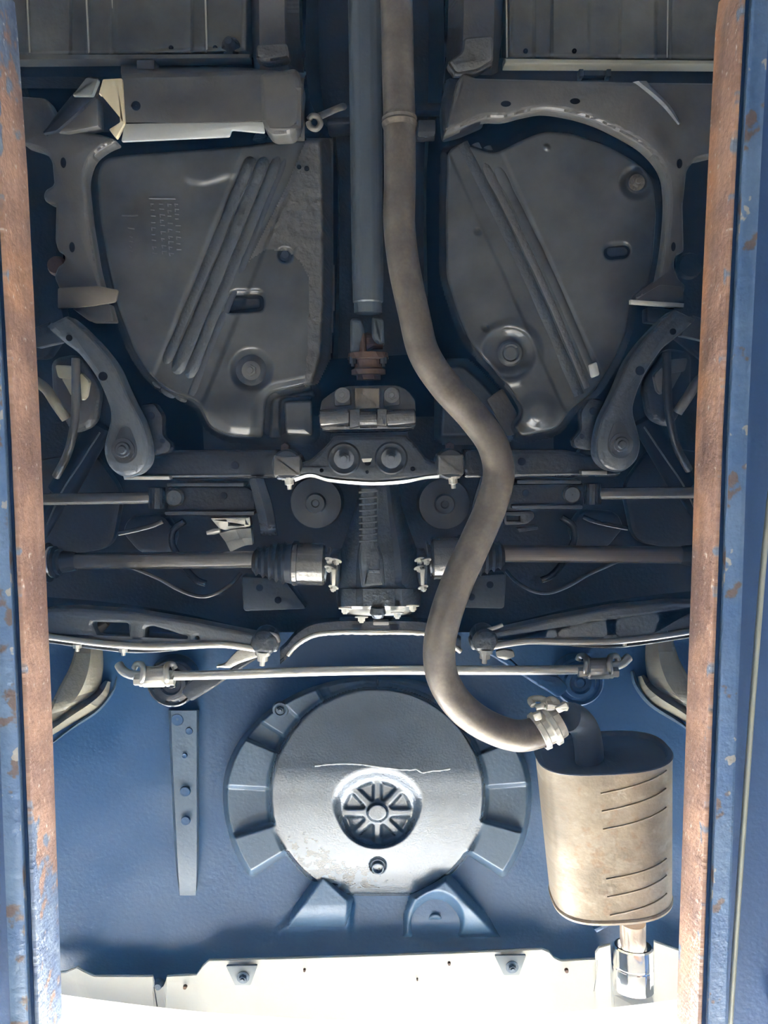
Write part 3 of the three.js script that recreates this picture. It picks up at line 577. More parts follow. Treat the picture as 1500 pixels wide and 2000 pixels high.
function tankRight() {
  const t = thing('fuel_tank', 'grey tank lobe with a small capsule slot and no lettering, right of the exhaust pipe', 'fuel tank', 'lobes of the saddle fuel tank');
  const out = roundPoly([[866, 290, 20], [900, 268], [965, 292, 16], [1010, 268, 30], [1062, 246, 40], [1120, 252], [1190, 276], [1250, 310], [1284, 350, 30], [1290, 420], [1284, 500], [1272, 560], [1240, 586], [1230, 650], [1208, 704], [1168, 768], [1118, 808], [1092, 846, 20], [1012, 862, 30], [994, 832], [1014, 806], [992, 768], [952, 718], [912, 676, 30], [884, 610, 30], [864, 540], [862, 420]], 12);
  const DEEP = roundPoly([[856, 712], [905, 700], [950, 740], [1010, 812], [1000, 862], [850, 862]], 20);
  const sl = capsule(1193, 494, 1217, 492, 12);
  const hf = (x, y) => {
    const d = sdPoly(x, y, out);
    let h = 1.432 + 0.10 * sstep(-14, 10, d) ** 1.5;
    h += 0.018 * sstep(3, -5, sdPoly(x, y, sl)) + 0.005 * sstep(5, -3, sdPoly(x, y - -5, sl));
    const b = Math.hypot(x - 1243, y - 357); h += 0.012 * sstep(36, 20, b) - 0.014 * sstep(20, 10, b);
    const c = Math.hypot(x - 995, y - 690); h += 0.014 * sstep(52, 24, c) - 0.006 * sstep(70, 55, c) * sstep(45, 55, c);
    const e = Math.hypot((x - 1052), (y - 803) * 1.1); h -= 0.016 * sstep(44, 14, e);
    for (const [hx, hy] of [[933, 453], [948, 641]]) h += 0.006 * sstep(8, 4, Math.hypot(x - hx, y - hy));
    const g = Math.hypot(x - 1068, y - 288); h -= 0.004 * sstep(8, 2, g);
    h += 0.003 * noise.noise(x * 0.03, y * 0.03, 9) * sstep(560, 720, y) * sstep(1080, 1000, x);
    h += 0.004 * sstep(52, 44, segDist(x, y, 912, 262, 1140, 770));
    return h;
  };
  mesh('shell', fieldGeo(840, 230, 1310, 885, 2.5, hf, (x, y) => sdPoly(x, y, out) < 7), mats.tank, t);
  const rib = (a, b, r0, r1, mat) => { const pts = []; for (let i = 0; i <= 10; i++) { const u = i / 10, x = a[0] + (b[0] - a[0]) * u, y = a[1] + (b[1] - a[1]) * u - 0 ; pts.push(P(x + 8 * Math.sin(u * Math.PI), y, hf(x, y) + 0.004)); } mesh('rib', sweepGeo(pts, (u) => (r0 + (r1 - r0) * u) * (1 + 0.08 * noise.noise(u * 12, r0 * 700, 8)), 140, 14, { flat: 0.6 }), mat, t); };
  rib([902, 282], [1130, 772], 0.012, 0.012, mats.lump); rib([926, 284], [1146, 758], 0.010, 0.009, mats.coat); rib([950, 290], [1160, 738], 0.010, 0.010, mats.tank);
  plate('rib_end', [[1152, 712], [1166, 706], [1172, 732], [1158, 738]], 1.420, 0.016, M([0.62, 0.61, 0.57], 0.4), t, { r: 4, b: 0.003, label: 'pale tab at the rear end of the rib' });
  const bm = mesh('tan_bolt', boltGeo(0.009), mats.bodyTan, t); bm.position.copy(P(1243, 357, 1.428)); placed.add(bm);
  vturn('boss_plug', 997, 690, 1.442, [[0.0005, 0.003], [0.010, 0.004], [0.013, 0.002], [0.016, 0.006], [0.020, 0.005], [0.024, 0]], mats.tank, t, 28);
  mesh('lower_shell', fieldGeo(848, 700, 1020, 872, 3, (x, y) => 1.50 + 0.05 * sstep(-14, 8, sdPoly(x, y, DEEP)), (x, y) => sdPoly(x, y, DEEP) < 8), mats.bracketDark, t);
  plate('tan_plate', [[950, 780], [982, 758], [1010, 806], [1006, 850], [990, 852]], 1.48, 0.01, mats.bodyTan, t, { r: 6, b: 0.002, label: 'tan stained plate beside the exhaust pipe' });
}
tankLeft(); tankRight();

// ---------------------------------------------------------------- drive shaft
{
  const t = thing('drive_shaft', 'long dark drive shaft with a rusty universal joint, beside the exhaust pipe', 'drive shaft');
  const a = [711, -60, 1.42], b = [719, 612, 1.42];
  turn('tube', a, b, [[0, 0.001], [0, 0.0285], [0.90, 0.0285], [0.93, 0.0275], [0.965, 0.0275], [0.97, 0.0255], [1, 0.0255], [1, 0.001]], mats.shaft, t, 40);
  plate('yoke', [[684, 620], [708, 622], [712, 650], [708, 690], [684, 690]], 1.40, 0.045, mats.shaft, t, { r: 8, b: 0.008, bs: 3 });
  plate('yoke', [[726, 616], [750, 622], [751, 672], [738, 672], [726, 660]], 1.40, 0.045, mats.shaft, t, { r: 8, b: 0.008, bs: 3 });
  turn('cross_cap', [706, 652, 1.408], [709, 694, 1.404], [[0, 0.001], [0, 0.006], [1, 0.0075], [1, 0.001]], mats.rust, t, 14, 'rusty joint cap');
  turn('joint_cross', [686, 668, 1.425], [748, 668, 1.425], [[0, 0.001], [0, 0.013], [0.3, 0.013], [0.5, 0.018], [0.7, 0.013], [1, 0.013], [1, 0.001]], mats.rust, t, 20);
  turn('rear_flange', [719, 690, 1.42], [720, 742, 1.42], [[0, 0.001], [0, 0.036], [0.22, 0.037], [0.25, 0.026], [0.55, 0.025], [0.62, 0.031], [0.80, 0.031], [0.82, 0.022], [1, 0.022], [1, 0.001]], mats.rust, t, 32, 'rusty rear flange');
  for (const dx of [-30, 30]) turn('flange_bolt', [719 + dx, 690, 1.405], [719 + dx, 716, 1.405], [[0, 0.001], [0, 0.005], [0.3, 0.005], [0.3, 0.008], [0.8, 0.008], [0.8, 0.004], [1, 0.004], [1, 0.001]], mats.gloss, t, 8);
}
{
  const t = thing('hanger_bracket', 'small dark bracket with an eyelet in the tunnel left of the drive shaft', 'bracket');
  sweep('eyelet', [[603, 234, 1.40], [610, 226, 1.40], [622, 230, 1.40], [626, 242, 1.40], [618, 252, 1.40], [606, 248, 1.40], [602, 238, 1.40]], 0.005, mats.body, t, 40, 8);
  sweep('arm', [[622, 228, 1.405], [645, 218, 1.43], [664, 210, 1.44], [672, 208, 1.46]], 0.006, mats.body, t, 20, 8);
  plate('foot', [[636, 232], [690, 224], [690, 242], [640, 246]], 1.45, 0.06, mats.dark, t, { r: 5, b: 0.004 });
}
{
  const t = thing('hanger_bracket', 'small dark clip block in the tunnel right of the exhaust pipe', 'bracket');
  plate('block', rect(816, 232, 852, 258), 1.42, 0.05, mats.gloss, t, { r: 4, b: 0.005 });
  plate('strap', rect(812, 200, 862, 216), 1.44, 0.03, mats.dark, t, { r: 3, b: 0.003 });
  plate('strap', rect(812, 216, 836, 232), 1.47, 0.12, mats.dark, t, { r: 3, b: 0.003 });
}

// ---------------------------------------------------------------- exhaust
{
  const t = thing('exhaust_pipe', 'long bent brownish exhaust pipe snaking from top centre to the muffler', 'exhaust pipe');
  const E = [[766, -80, 1.34], [774, 0, 1.34], [777, 130, 1.33], [780, 240, 1.325], [781, 350, 1.32], [780, 440, 1.31], [789, 520, 1.305], [808, 610, 1.30], [828, 690, 1.295], [868, 752, 1.29], [925, 815, 1.285], [962, 868, 1.28], [974, 925, 1.28], [960, 985, 1.275], [928, 1060, 1.27], [896, 1130, 1.265], [871, 1200, 1.26], [858, 1262, 1.26], [864, 1322, 1.265], [896, 1376, 1.27], [950, 1417, 1.28], [1012, 1437, 1.29], [1050, 1430, 1.298], [1070, 1419, 1.302]];
  sweep('pipe', E, (u) => 0.0262 + 0.0012 * sstep(0.55, 0.75, u), mats.pipe, t, 260, 28);
  const q = [P(780, 226, 1.326), P(780.5, 252, 1.325)];
  mesh('joint_bead', turnGeo(q[0], q[1], [[0, 0.0268], [0.25, 0.0292], [0.45, 0.028], [0.6, 0.0295], [1, 0.0268]], 32), mats.pipe, t, 'welded sleeve joint');
}
{
  const t = thing('exhaust_clamp', 'shiny crumpled clamp joining the exhaust pipe to the muffler inlet', 'clamp');
  const A = P(1049, 1431, 1.298), B = P(1092, 1406, 1.306);
  const al = mats.alu;
  mesh('band', turnGeo(A, B, [[0, 0.0295], [0.02, 0.034], [0.2, 0.035], [0.26, 0.030], [0.45, 0.031], [0.5, 0.037], [0.68, 0.037], [0.74, 0.031], [0.95, 0.0305], [1, 0.0295]], 36), al, t);
  sweep('wire_loop', [[1042, 1378, 1.29], [1036, 1368, 1.30], [1050, 1364, 1.305], [1064, 1368, 1.30], [1060, 1378, 1.29], [1046, 1382, 1.29]], 0.006, al, t, 40, 8);
  sweep('wire_loop', [[1062, 1376, 1.29], [1076, 1366, 1.30], [1088, 1374, 1.29], [1076, 1382, 1.285], [1062, 1380, 1.29]], 0.006, al, t, 40, 8);
  turn('clamp_bolt', [1068, 1378, 1.272], [1110, 1380, 1.272], [[0, 0.001], [0, 0.008], [0.25, 0.008], [0.25, 0.0045], [0.7, 0.0045], [0.7, 0.008], [0.95, 0.008], [1, 0.004], [1, 0.001]], al, t, 6);
  plate('tab', [[1084, 1384], [1106, 1372], [1113, 1384], [1092, 1394]], 1.262, 0.010, al, t, { r: 3, b: 0.002 });
  plate('tab', [[1040, 1396], [1056, 1390], [1060, 1406], [1046, 1410]], 1.262, 0.010, al, t, { r: 4, b: 0.003 });
}
{
  const t = thing('muffler', 'large oval stainless muffler with stamped beads beside the right-hand runway', 'muffler');
  // oval body: axis from front to rear, section wide and flat
  const zf = P(1190, 1512, 1.262).z, zr = P(1210, 1806, 1.262).z;
  const xl0 = P(1060, 1506, 1.30).x, xr0 = P(1324, 1490, 1.30).x, xl1 = P(1090, 1796, 1.30).x, xr1 = P(1322, 1780, 1.30).x;
  const N = 64, K = 30, zl = (k) => zf + (zr - zf) * k;
  const sec = (k, s, a) => { const xc = (xl0 + xr0) / 2 + ((xl1 + xr1) - (xl0 + xr0)) / 2 * k, w = (xr0 - xl0) / 2 + ((xr1 - xl1) - (xr0 - xl0)) / 2 * k, hh = 0.090; const c = Math.cos(a), d = Math.sin(a), e = 2 / 2.7; return V3(xc + s * w * Math.sign(c) * Math.abs(c) ** e, CAMY + 1.262 + hh + s * hh * Math.sign(d) * Math.abs(d) ** e + 0.04 * c * 0 + (s - 1) * 0, zl(k) + 0.012 * c); };
  const skin = (rows, mat, name, par, label) => {
    const pos = [], uv = [], ix = [], C = N + 1;
    rows.forEach(([k, s]) => { for (let i = 0; i <= N; i++) { const p = sec(k, s, i / N * 2 * Math.PI - Math.PI); pos.push(p.x, p.y, p.z); uv.push(p.x, p.z); } });
    for (let j = 0; j + 1 < rows.length; j++) for (let i = 0; i < N; i++) { const a = j * C + i; ix.push(a, a + 1, a + C, a + 1, a + C + 1, a + C); }
    const g = new THREE.BufferGeometry(); g.setAttribute('position', new THREE.Float32BufferAttribute(pos, 3)); g.setAttribute('uv', new THREE.Float32BufferAttribute(uv, 2)); g.setIndex(ix);
    const q = g.toNonIndexed(); q.deleteAttribute('normal'); return mesh(name, toCreasedNormals(q, 0.5), mat, par, label);
  };
  const rows = [[0, 1.0]]; for (let k = 1; k < K; k++) rows.push([k / K, 1]); rows.push([0.965, 1], [0.972, 0.985], [0.98, 0.985]); rows.sort((a, b) => a[0] - b[0]);
  skin(rows.filter((r) => r[0] <= 0.98), mats.muffler, 'shell', t);
  skin([[0.003, 1.012], [0.0, 1.014], [-0.006, 1.0], [-0.006, 0.93], [0.02, 0.90], [0.035, 0.5], [0.035, 0.001]], mats.mufflerEnd, 'front_cap', t, 'dark front end cap');
  skin([[0.972, 1.0], [0.985, 1.018], [1.0, 1.012], [1.004, 0.97], [0.985, 0.93], [0.98, 0.5], [0.98, 0.001]], mats.muffler, 'rear_cap', t);
  // stamped beads across the belly
  const bead = (y0, x0, x1, dy) => { const pts = []; for (let i = 0; i <= 8; i++) { const u = i / 8, x = x0 + (x1 - x0) * u, y = y0 + dy * u; const p = P(x, y, 1.265), k = clamp((p.z - zf) / (zr - zf), 0, 1); let best = null; for (let a = -Math.PI; a < 0; a += 0.02) { const s = sec(k, 1.0, a); if (!best || Math.abs(s.x - p.x) < Math.abs(best.x - p.x)) best = s; } pts.push(best); } mesh('bead', sweepGeo(pts, 0.0017, 30, 8), mats.muffler, t); };
  for (const [y, x0, dy] of [[1547, 1174, -24], [1582, 1176, -24], [1617, 1178, -22], [1714, 1184, -18], [1749, 1186, -20], [1785, 1190, -20]]) bead(y, x0, 1308, dy);
  turn('tail_pipe', [1236, 1800, 1.345], [1236, 1852, 1.345], [[0, 0.001], [0, 0.0235], [0.8, 0.0235], [1, 0.020], [1, 0.001]], M([0.42, 0.34, 0.27], 0.5, 0.4, { bump: tRough, bs: 0.001 }), t, 28, 'rusty tail pipe');
  const tip = turn('tail_pipe_tip', [1236, 1846, 1.34], [1238, 1930, 1.325], [[0, 0.0335], [0.03, 0.0365], [0.44, 0.0368], [0.46, 0.0360], [0.49, 0.0360], [0.51, 0.0368], [0.97, 0.0370], [1, 0.0362], [0.98, 0.033], [0.3, 0.032], [0, 0.030]], mats.chrome, t, 48, 'polished tip');
  void tip;
  plate('hanger_tab', [[1160, 1815], [1192, 1800], [1196, 1806], [1166, 1822]], 1.45, 0.01, mats.trunk, t, { b: 0.002 });
  sweep('inlet_pipe', [[1110, 1400, 1.316], [1124, 1404, 1.328], [1142, 1425, 1.345], [1150, 1462, 1.352], [1152, 1500, 1.355]], 0.026, mats.mufflerEnd, t, 40, 24);
}

// ---------------------------------------------------------------- differential and its mounts
{
  const t = thing('differential', 'oily cast differential housing with bolted rear cover at the centre', 'differential');
  const rows = [];
  const sect = (y, h0, w, hb) => { const r = []; for (let i = 0; i <= 16; i++) { const a = Math.PI * (i / 16); r.push([740 - w * Math.cos(a), y, hb - (hb - h0) * Math.sin(a) ** 0.7]); } return r; };
  for (const [y, h0, w, hb] of [[925, 1.42, 34, 1.53], [960, 1.40, 40, 1.53], [1000, 1.39, 48, 1.53], [1040, 1.38, 62, 1.53], [1075, 1.37, 74, 1.53], [1110, 1.362, 80, 1.53], [1140, 1.36, 81, 1.53], [1150, 1.362, 80, 1.53]]) rows.push(sect(y, h0, w, hb));
  loft('housing', rows, mats.castIron, t, { crease: 1.0 });
  const cov = (y, k, h0) => sect(y, h0, 76 * k, 1.53);
  loft('rear_cover', [cov(1150, 1.06, 1.352), cov(1166, 1.08, 1.350), cov(1184, 1.06, 1.352)], mats.castIron, t, { crease: 0.9 });
  loft('cover_face', [cov(1176, 1.02, 1.352), cov(1190, 0.98, 1.358), cov(1200, 0.80, 1.372), cov(1203, 0.4, 1.42)], mats.alu, t, { crease: 0.9, label: 'bright rear face of the cover' });
  plate('keel', [[703, 954], [735, 954], [738, 1060], [748, 1090], [752, 1146], [706, 1150], [700, 1092], [704, 1060]], 1.352, 0.03, mats.arm, t, { r: 6, b: 0.008, bs: 3, label: 'grey ribbed keel' });
  for (let i = 0; i < 9; i++) plate('fin', [[701, 960 + i * 12], [737, 957 + i * 12], [737, 961 + i * 12], [701, 964 + i * 12]], 1.3514, 0.004, mats.arm, t, { b: 0.001 });
  plate('cast_mark', [[720, 1112], [742, 1113], [742, 1120], [720, 1119]], 1.350, 0.004, mats.castIron, t, { b: 0.001 });
  for (const [x, y] of [[674, 1187], [706, 1204], [776, 1196], [806, 1182]]) bolt(x, y, 1.362, 0.0075, mats.alu, t, V3(0, -0.35, -1), 'cover_bolt');
  turn('drain_plug', [738, 1186, 1.352], [738, 1206, 1.352], [[0, 0.001], [0, 0.013], [0.5, 0.0145], [0.6, 0.0145], [0.85, 0.011], [1, 0.010], [1, 0.001]], mats.castIron, t, 24);
  for (const s of [-1, 1]) {
    const fx = s < 0 ? 652 : 826;
    plate('side_flange', [[fx - 9, 1086], [fx + 9, 1086], [fx + 8, 1150], [fx - 6, 1150]], 1.372, 0.09, mats.castIron, t, { r: 4, b: 0.003 });
    for (const [dx, y] of [[-7, 1092], [6, 1094], [-8, 1108], [0, 1146]]) bolt(fx + dx, y, 1.374, 0.006, mats.alu, t, V3(s * 0.3, -0.6, -1), 'flange_bolt');
    plate('flange_rib', [[fx - 5, 1112], [fx + 4, 1112], [fx + 3, 1144], [fx - 4, 1144]], 1.362, 0.012, mats.alu, t, { b: 0.002, label: 'bright rib on the flange' });
  }
}
{
  const t = thing('mass_damper', 'finned metal damper block at the pinion nose behind the drive shaft', 'damper');
  const m = M([0.13, 0.13, 0.128], 0.24, 0.6, { bump: tRough, bs: 0.0012 });
  plate('top_plate', [[628, 782], [652, 764, 10], [676, 754, 10], [776, 752, 10], [796, 762, 10], [811, 782], [812, 806], [624, 808]], 1.385, 0.05, mats.body, t, { r: 6, b: 0.004 });
  plate('centre_block', [[692, 757], [742, 757], [742, 798], [692, 800]], 1.362, 0.03, mats.bodyTan, t, { r: 3, b: 0.004, label: 'tan centre block' });
  for (const x of [668, 764]) { plate('bolt_seat', [[x - 14, 760], [x + 16, 758], [x + 18, 792], [x - 16, 794]], 1.376, 0.02, mats.body, t, { r: 6, b: 0.004 }); bolt(x + 1, 772, 1.376, 0.0085, mats.boltSteel, t); }
  const bar = (x0, x1) => { turn('cylinder', [x0, 818, 1.362], [x1, 816, 1.362], [[0, 0.001], [0, 0.0145], [0.04, 0.016], [0.96, 0.016], [1, 0.0145], [1, 0.001]], m, t, 24); };
  bar(625, 682); bar(755, 811);
  plate('bridge', [[682, 800], [703, 798], [706, 832], [682, 838]], 1.348, 0.04, m, t, { r: 3, b: 0.004 });
  plate('bridge', [[736, 798], [756, 798], [756, 834], [734, 832]], 1.348, 0.04, m, t, { r: 3, b: 0.004 });
  turn('centre_cylinder', [703, 820, 1.360], [736, 819, 1.360], [[0, 0.001], [0, 0.015], [1, 0.015], [1, 0.001]], m, t, 20);
  turn('lower_cylinder', [630, 832, 1.372], [808, 829, 1.372], [[0, 0.001], [0, 0.009], [0.1, 0.013], [0.9, 0.013], [1, 0.009], [1, 0.001]], m, t, 18);
}
{
  const t = thing('mount_crossmember', 'winged steel bracket with two large bolts and bushings across the differential nose', 'bracket');
  plate('plate', [[636, 872, 8], [652, 852], [792, 850], [812, 868], [834, 898, 8], [858, 905], [896, 905], [905, 930], [880, 938], [850, 932, 10], [810, 936], [790, 939, 20], [730, 943], [664, 940, 20], [614, 930, 10], [590, 930], [575, 936], [540, 938], [534, 905], [588, 904], [604, 900, 8]], 1.345, 0.035, mats.arm, t, { r: 6, b: 0.007, bs: 3 });
  plate('front_lip', [[648, 846], [798, 843], [800, 856], [644, 858]], 1.36, 0.03, mats.dark, t, { b: 0.004 });
  loft('rear_edge', [[[575, 934, 1.343], [606, 926, 1.343], [640, 935, 1.343], [690, 940, 1.343], [730, 942, 1.343], [790, 938, 1.343], [830, 931, 1.343], [858, 928, 1.343]], [[576, 940, 1.350], [606, 931, 1.350], [640, 940, 1.350], [690, 946, 1.350], [730, 948, 1.350], [790, 944, 1.350], [830, 936, 1.350], [858, 933, 1.350]], [[576, 941, 1.385], [606, 932, 1.385], [640, 941, 1.385], [690, 946, 1.385], [730, 948, 1.385], [790, 944, 1.385], [830, 936, 1.385], [858, 934, 1.385]]], mats.alu, t, { n: 4, label: 'rear edge with a painted highlight' });  // bright metal strip paints light caught along the rear
  for (const [x, y] of [[672, 896], [764, 895]]) {
    const rc = vturn('bolt_recess', x, y, 1.346, [[0.0005, 0.004], [0.013, 0.004], [0.015, 0.002], [0.022, 0.003], [0.026, 0.005], [0.030, 0]], mats.rubber, t, 36);
    bolt(x, y, 1.343, 0.011, mats.gloss, rc);
  }
  plate('slot', [[706, 896], [727, 895], [724, 902], [709, 903]], 1.3435, 0.002, mats.alu, t, { r: 2 });
  for (const [x, y, r] of [[628, 919, 0.0038], [806, 916, 0.0042], [717, 922, 0.003], [718, 903, 0.006]]) vturn('hole', x, y, 1.3455, [[0.0004, 0.0012], [r * 0.9, 0.0012], [r, 0]], mats.deep, t, 14);  // shade of these openings painted as near-black discs
  for (const [x, y] of [[560, 908], [880, 906]]) {
    const bu = vturn('bushing', x, y, 1.34, [[0.001, -0.06], [0.026, -0.06], [0.027, -0.004], [0.024, 0.0], [0.001, 0.002]], mats.rubber, t, 32);
    plate('bushing_sleeve', rect(x - 26, y - 19, x + 26, y + 22), 1.338, 0.05, mats.body, t, { r: 4, b: 0.005, bs: 3 });
    turn('bushing_bolt', [x + 4, y + 24, 1.352], [x + 6, y + 48, 1.352], [[0, 0.001], [0, 0.013], [0.2, 0.013], [0.2, 0.008], [0.6, 0.008], [0.65, 0.0045], [1, 0.004], [1, 0.001]], mats.alu, bu, 12, 'bolt end pointing rearwards');
    vturn('bushing_nut', x - 2, y - 34, 1.39, [[0.001, 0.012], [0.008, 0.012], [0.009, 0]], mats.rust, t, 6);
  }
}

// ---------------------------------------------------------------- rear subframe
{
  const t = thing('rear_subframe', 'dark oily rear subframe with curved rear beam around the differential', 'subframe');
  const f = mats.frame;
  plate('front_beam', [[296, 890], [345, 879], [545, 879], [545, 934], [330, 937], [242, 937], [232, 926]], 1.425, 0.05, f, t, { r: 8, b: 0.008, bs: 3 });
  plate('front_beam', [[1160, 890], [1105, 878], [905, 878], [905, 934], [1130, 932], [1208, 932], [1218, 920]], 1.425, 0.05, f, t, { r: 8, b: 0.008, bs: 3 });
  plate('beam_edge', [[240, 930], [330, 930], [332, 937], [242, 937]], 1.392, 0.02, mats.alu, t, { b: 0.002, label: 'oily edge with its highlight painted in' });  // bright colour paints the sky reflected in the oily edge
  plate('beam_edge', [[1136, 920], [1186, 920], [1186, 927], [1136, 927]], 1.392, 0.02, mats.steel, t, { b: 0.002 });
  plate('link_bracket', [[326, 950], [480, 950], [496, 960], [498, 1000], [326, 1004]], 1.44, 0.05, f, t, { r: 5, b: 0.005 });
  plate('link_bracket', [[1140, 944], [1000, 946], [985, 956], [985, 996], [1140, 996]], 1.44, 0.05, f, t, { r: 5, b: 0.005 });
  for (const [x0, x1, y] of [[326, 476, 946], [322, 496, 1002], [1010, 1135, 941], [1000, 1138, 990]]) plate('bracket_flange', rect(x0, y - 3, x1, y + 4), 1.425, 0.05, mats.arm, t, { r: 2, b: 0.002 });
  for (const [x, y] of [[341, 972], [1117, 966]]) vturn('link_bushing', x, y, 1.432, [[0.001, 0.004], [0.014, 0.004], [0.017, 0], [0.017, -0.02]], mats.arm, t, 24);
  for (const [x, y, h, r] of [[459, 909, 1.4245, 0.0075], [1019, 902, 1.4245, 0.0075], [437, 968, 1.4395, 0.0068], [1027, 963, 1.4395, 0.0068]]) hole(x, y, h, r, t);
  // upright webs beside the differential
  loft('side_web', [[[486, 935, 1.41], [498, 985, 1.42], [508, 1030, 1.43], [509, 1046, 1.45]], [[500, 935, 1.40], [514, 985, 1.41], [524, 1030, 1.42], [526, 1046, 1.44]], [[514, 935, 1.41], [530, 985, 1.42], [538, 1030, 1.43], [541, 1046, 1.45]], [[516, 935, 1.50], [532, 985, 1.51], [540, 1030, 1.52], [543, 1046, 1.53]]], f, t, { n: 6, crease: 0.9 });
  loft('side_web', [[[968, 930, 1.41], [956, 985, 1.42], [948, 1020, 1.43], [946, 1038, 1.45]], [[954, 930, 1.40], [940, 985, 1.41], [932, 1020, 1.42], [929, 1038, 1.44]], [[940, 930, 1.41], [924, 985, 1.42], [918, 1020, 1.43], [914, 1038, 1.45]], [[938, 930, 1.50], [922, 985, 1.51], [916, 1020, 1.52], [912, 1038, 1.53]]], f, t, { n: 6, crease: 0.9 });
  for (const [x, y] of [[617, 982], [868, 984]]) vturn('mount_cup', x, y, 1.45, [[0.001, 0.010], [0.006, 0.010], [0.008, 0.013], [0.017, 0.014], [0.020, 0.006], [0.032, 0.004], [0.048, 0.002], [0.052, -0.03]], mats.rubber, t, 40);
  // curved rear beam
  const RB = smooth([[547, 1285], [558, 1275], [580, 1250], [612, 1232], [660, 1226], [730, 1226], [800, 1226], [850, 1232], [880, 1248], [900, 1264]], 5);
  loft('rear_beam', [RB.map(([x, y]) => [x, y - 20, 1.50]), RB.map(([x, y]) => [x, y - 19, 1.455]), RB.map(([x, y]) => [x, y - 12, 1.425]), RB.map(([x, y]) => [x, y + 4, 1.425]), RB.map(([x, y]) => [x, y + 12, 1.445]), RB.map(([x, y]) => [x, y + 13, 1.50])], f, t, { crease: 0.8 });
  sweepEdge(t, RB);
  for (const [x, y] of [[697, 1226], [770, 1226]]) plate('beam_notch', [[x - 10, y - 6], [x + 10, y - 6], [x + 7, y + 4], [x - 7, y + 4]], 1.4235, 0.003, mats.deep, t, { r: 2 });
  plate('bolt_boss', rect(728, 1214, 760, 1222), 1.42, 0.02, mats.steel, t, { r: 4, b: 0.003 });
  for (const m of [0, 1]) {
    const q = (p) => (m ? mir(p) : p);
    sweep('spring_ring', [[360, 1018, 1.50], [338, 1036, 1.50], [336, 1062, 1.50], [348, 1086, 1.50], [362, 1110, 1.49], [386, 1134, 1.48], [402, 1140, 1.48]].map(q), 0.007, f, t, 40, 10);
    plate('upper_gusset', [[250, 1010], [320, 1005], [345, 1040], [330, 1090], [270, 1080], [236, 1040]].map(q), 1.56, 0.04, mats.dark, t, { r: 14, b: 0.01 });
  }
}
function sweepEdge(t, RB) {
  const pts = RB.filter((p) => p[0] > 560 && p[0] < 905).map(([x, y]) => P(x, y + 9, 1.430));
  mesh('beam_lip', sweepGeo(pts, (u) => 0.0052 * (1 + 0.25 * noise.noise(u * 40, 1, 1)), 160, 8), mats.alu, t, 'rear lip of the beam with a painted highlight');  // pale metal bead paints the lit lower edge
}

// ---------------------------------------------------------------- suspension arms
function trailing(m) {
  const t = thing('trailing_arm', m ? 'dull dark trailing arm bending down to its bushing, right of the tank lobe without lettering' : 'grey bent trailing arm with round bushing, left of the stamped tank lobe', 'suspension arm', 'trailing arms');
  const q = (a) => (m ? mirAll(a) : a), c = (x, y) => (m ? mir([x, y]) : [x, y]), hol = (x, y, r) => { const p = c(x, y); return circle(p[0], p[1], r); };
  const h = 1.335;
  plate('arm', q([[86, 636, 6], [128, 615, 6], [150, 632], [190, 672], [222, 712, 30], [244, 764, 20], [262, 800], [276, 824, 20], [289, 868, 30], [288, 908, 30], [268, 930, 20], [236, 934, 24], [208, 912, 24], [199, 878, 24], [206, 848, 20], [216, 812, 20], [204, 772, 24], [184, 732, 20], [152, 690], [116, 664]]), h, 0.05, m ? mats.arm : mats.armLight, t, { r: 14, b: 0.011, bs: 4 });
  plate('fork_rubber', q([[236, 834, 8], [252, 832, 8], [266, 866, 12], [268, 890, 12], [252, 906, 12], [228, 904, 12], [220, 884, 12], [224, 862, 12]]), h - 0.0015, 0.01, mats.rubber, t, { r: 12, label: 'black rubber bushing' });  // rubber region inside the fork
  const b = c(243, 878);
  vturn('bushing', b[0], b[1], h + 0.006, [[0.001, 0.016], [0.006, 0.016], [0.008, 0.012], [0.012, 0.012], [0.014, 0.008], [0.020, 0.009], [0.022, 0]], mats.gloss, t, 28);
  for (const [x, y, r, hh] of [[135, 660, 0.0055, h], [201, 735, 0.0078, h], [294, 812, 0.007, 1.3715], [317, 861, 0.0045, 1.3715]]) { const p = c(x, y); hole(p[0], p[1], hh - 0.0005, r, t); }
  plate('front_plate', q([[64, 640], [96, 628], [120, 668], [70, 680]]), h + 0.02, 0.02, mats.arm, t, { r: 4, b: 0.003 });
  plate('inner_gusset', q([[272, 790], [300, 786], [318, 812], [318, 850], [336, 868], [330, 884], [296, 890], [290, 850]]), 1.372, 0.03, mats.frame, t, { r: 8, b: 0.006 });
}
trailing(false); trailing(true);
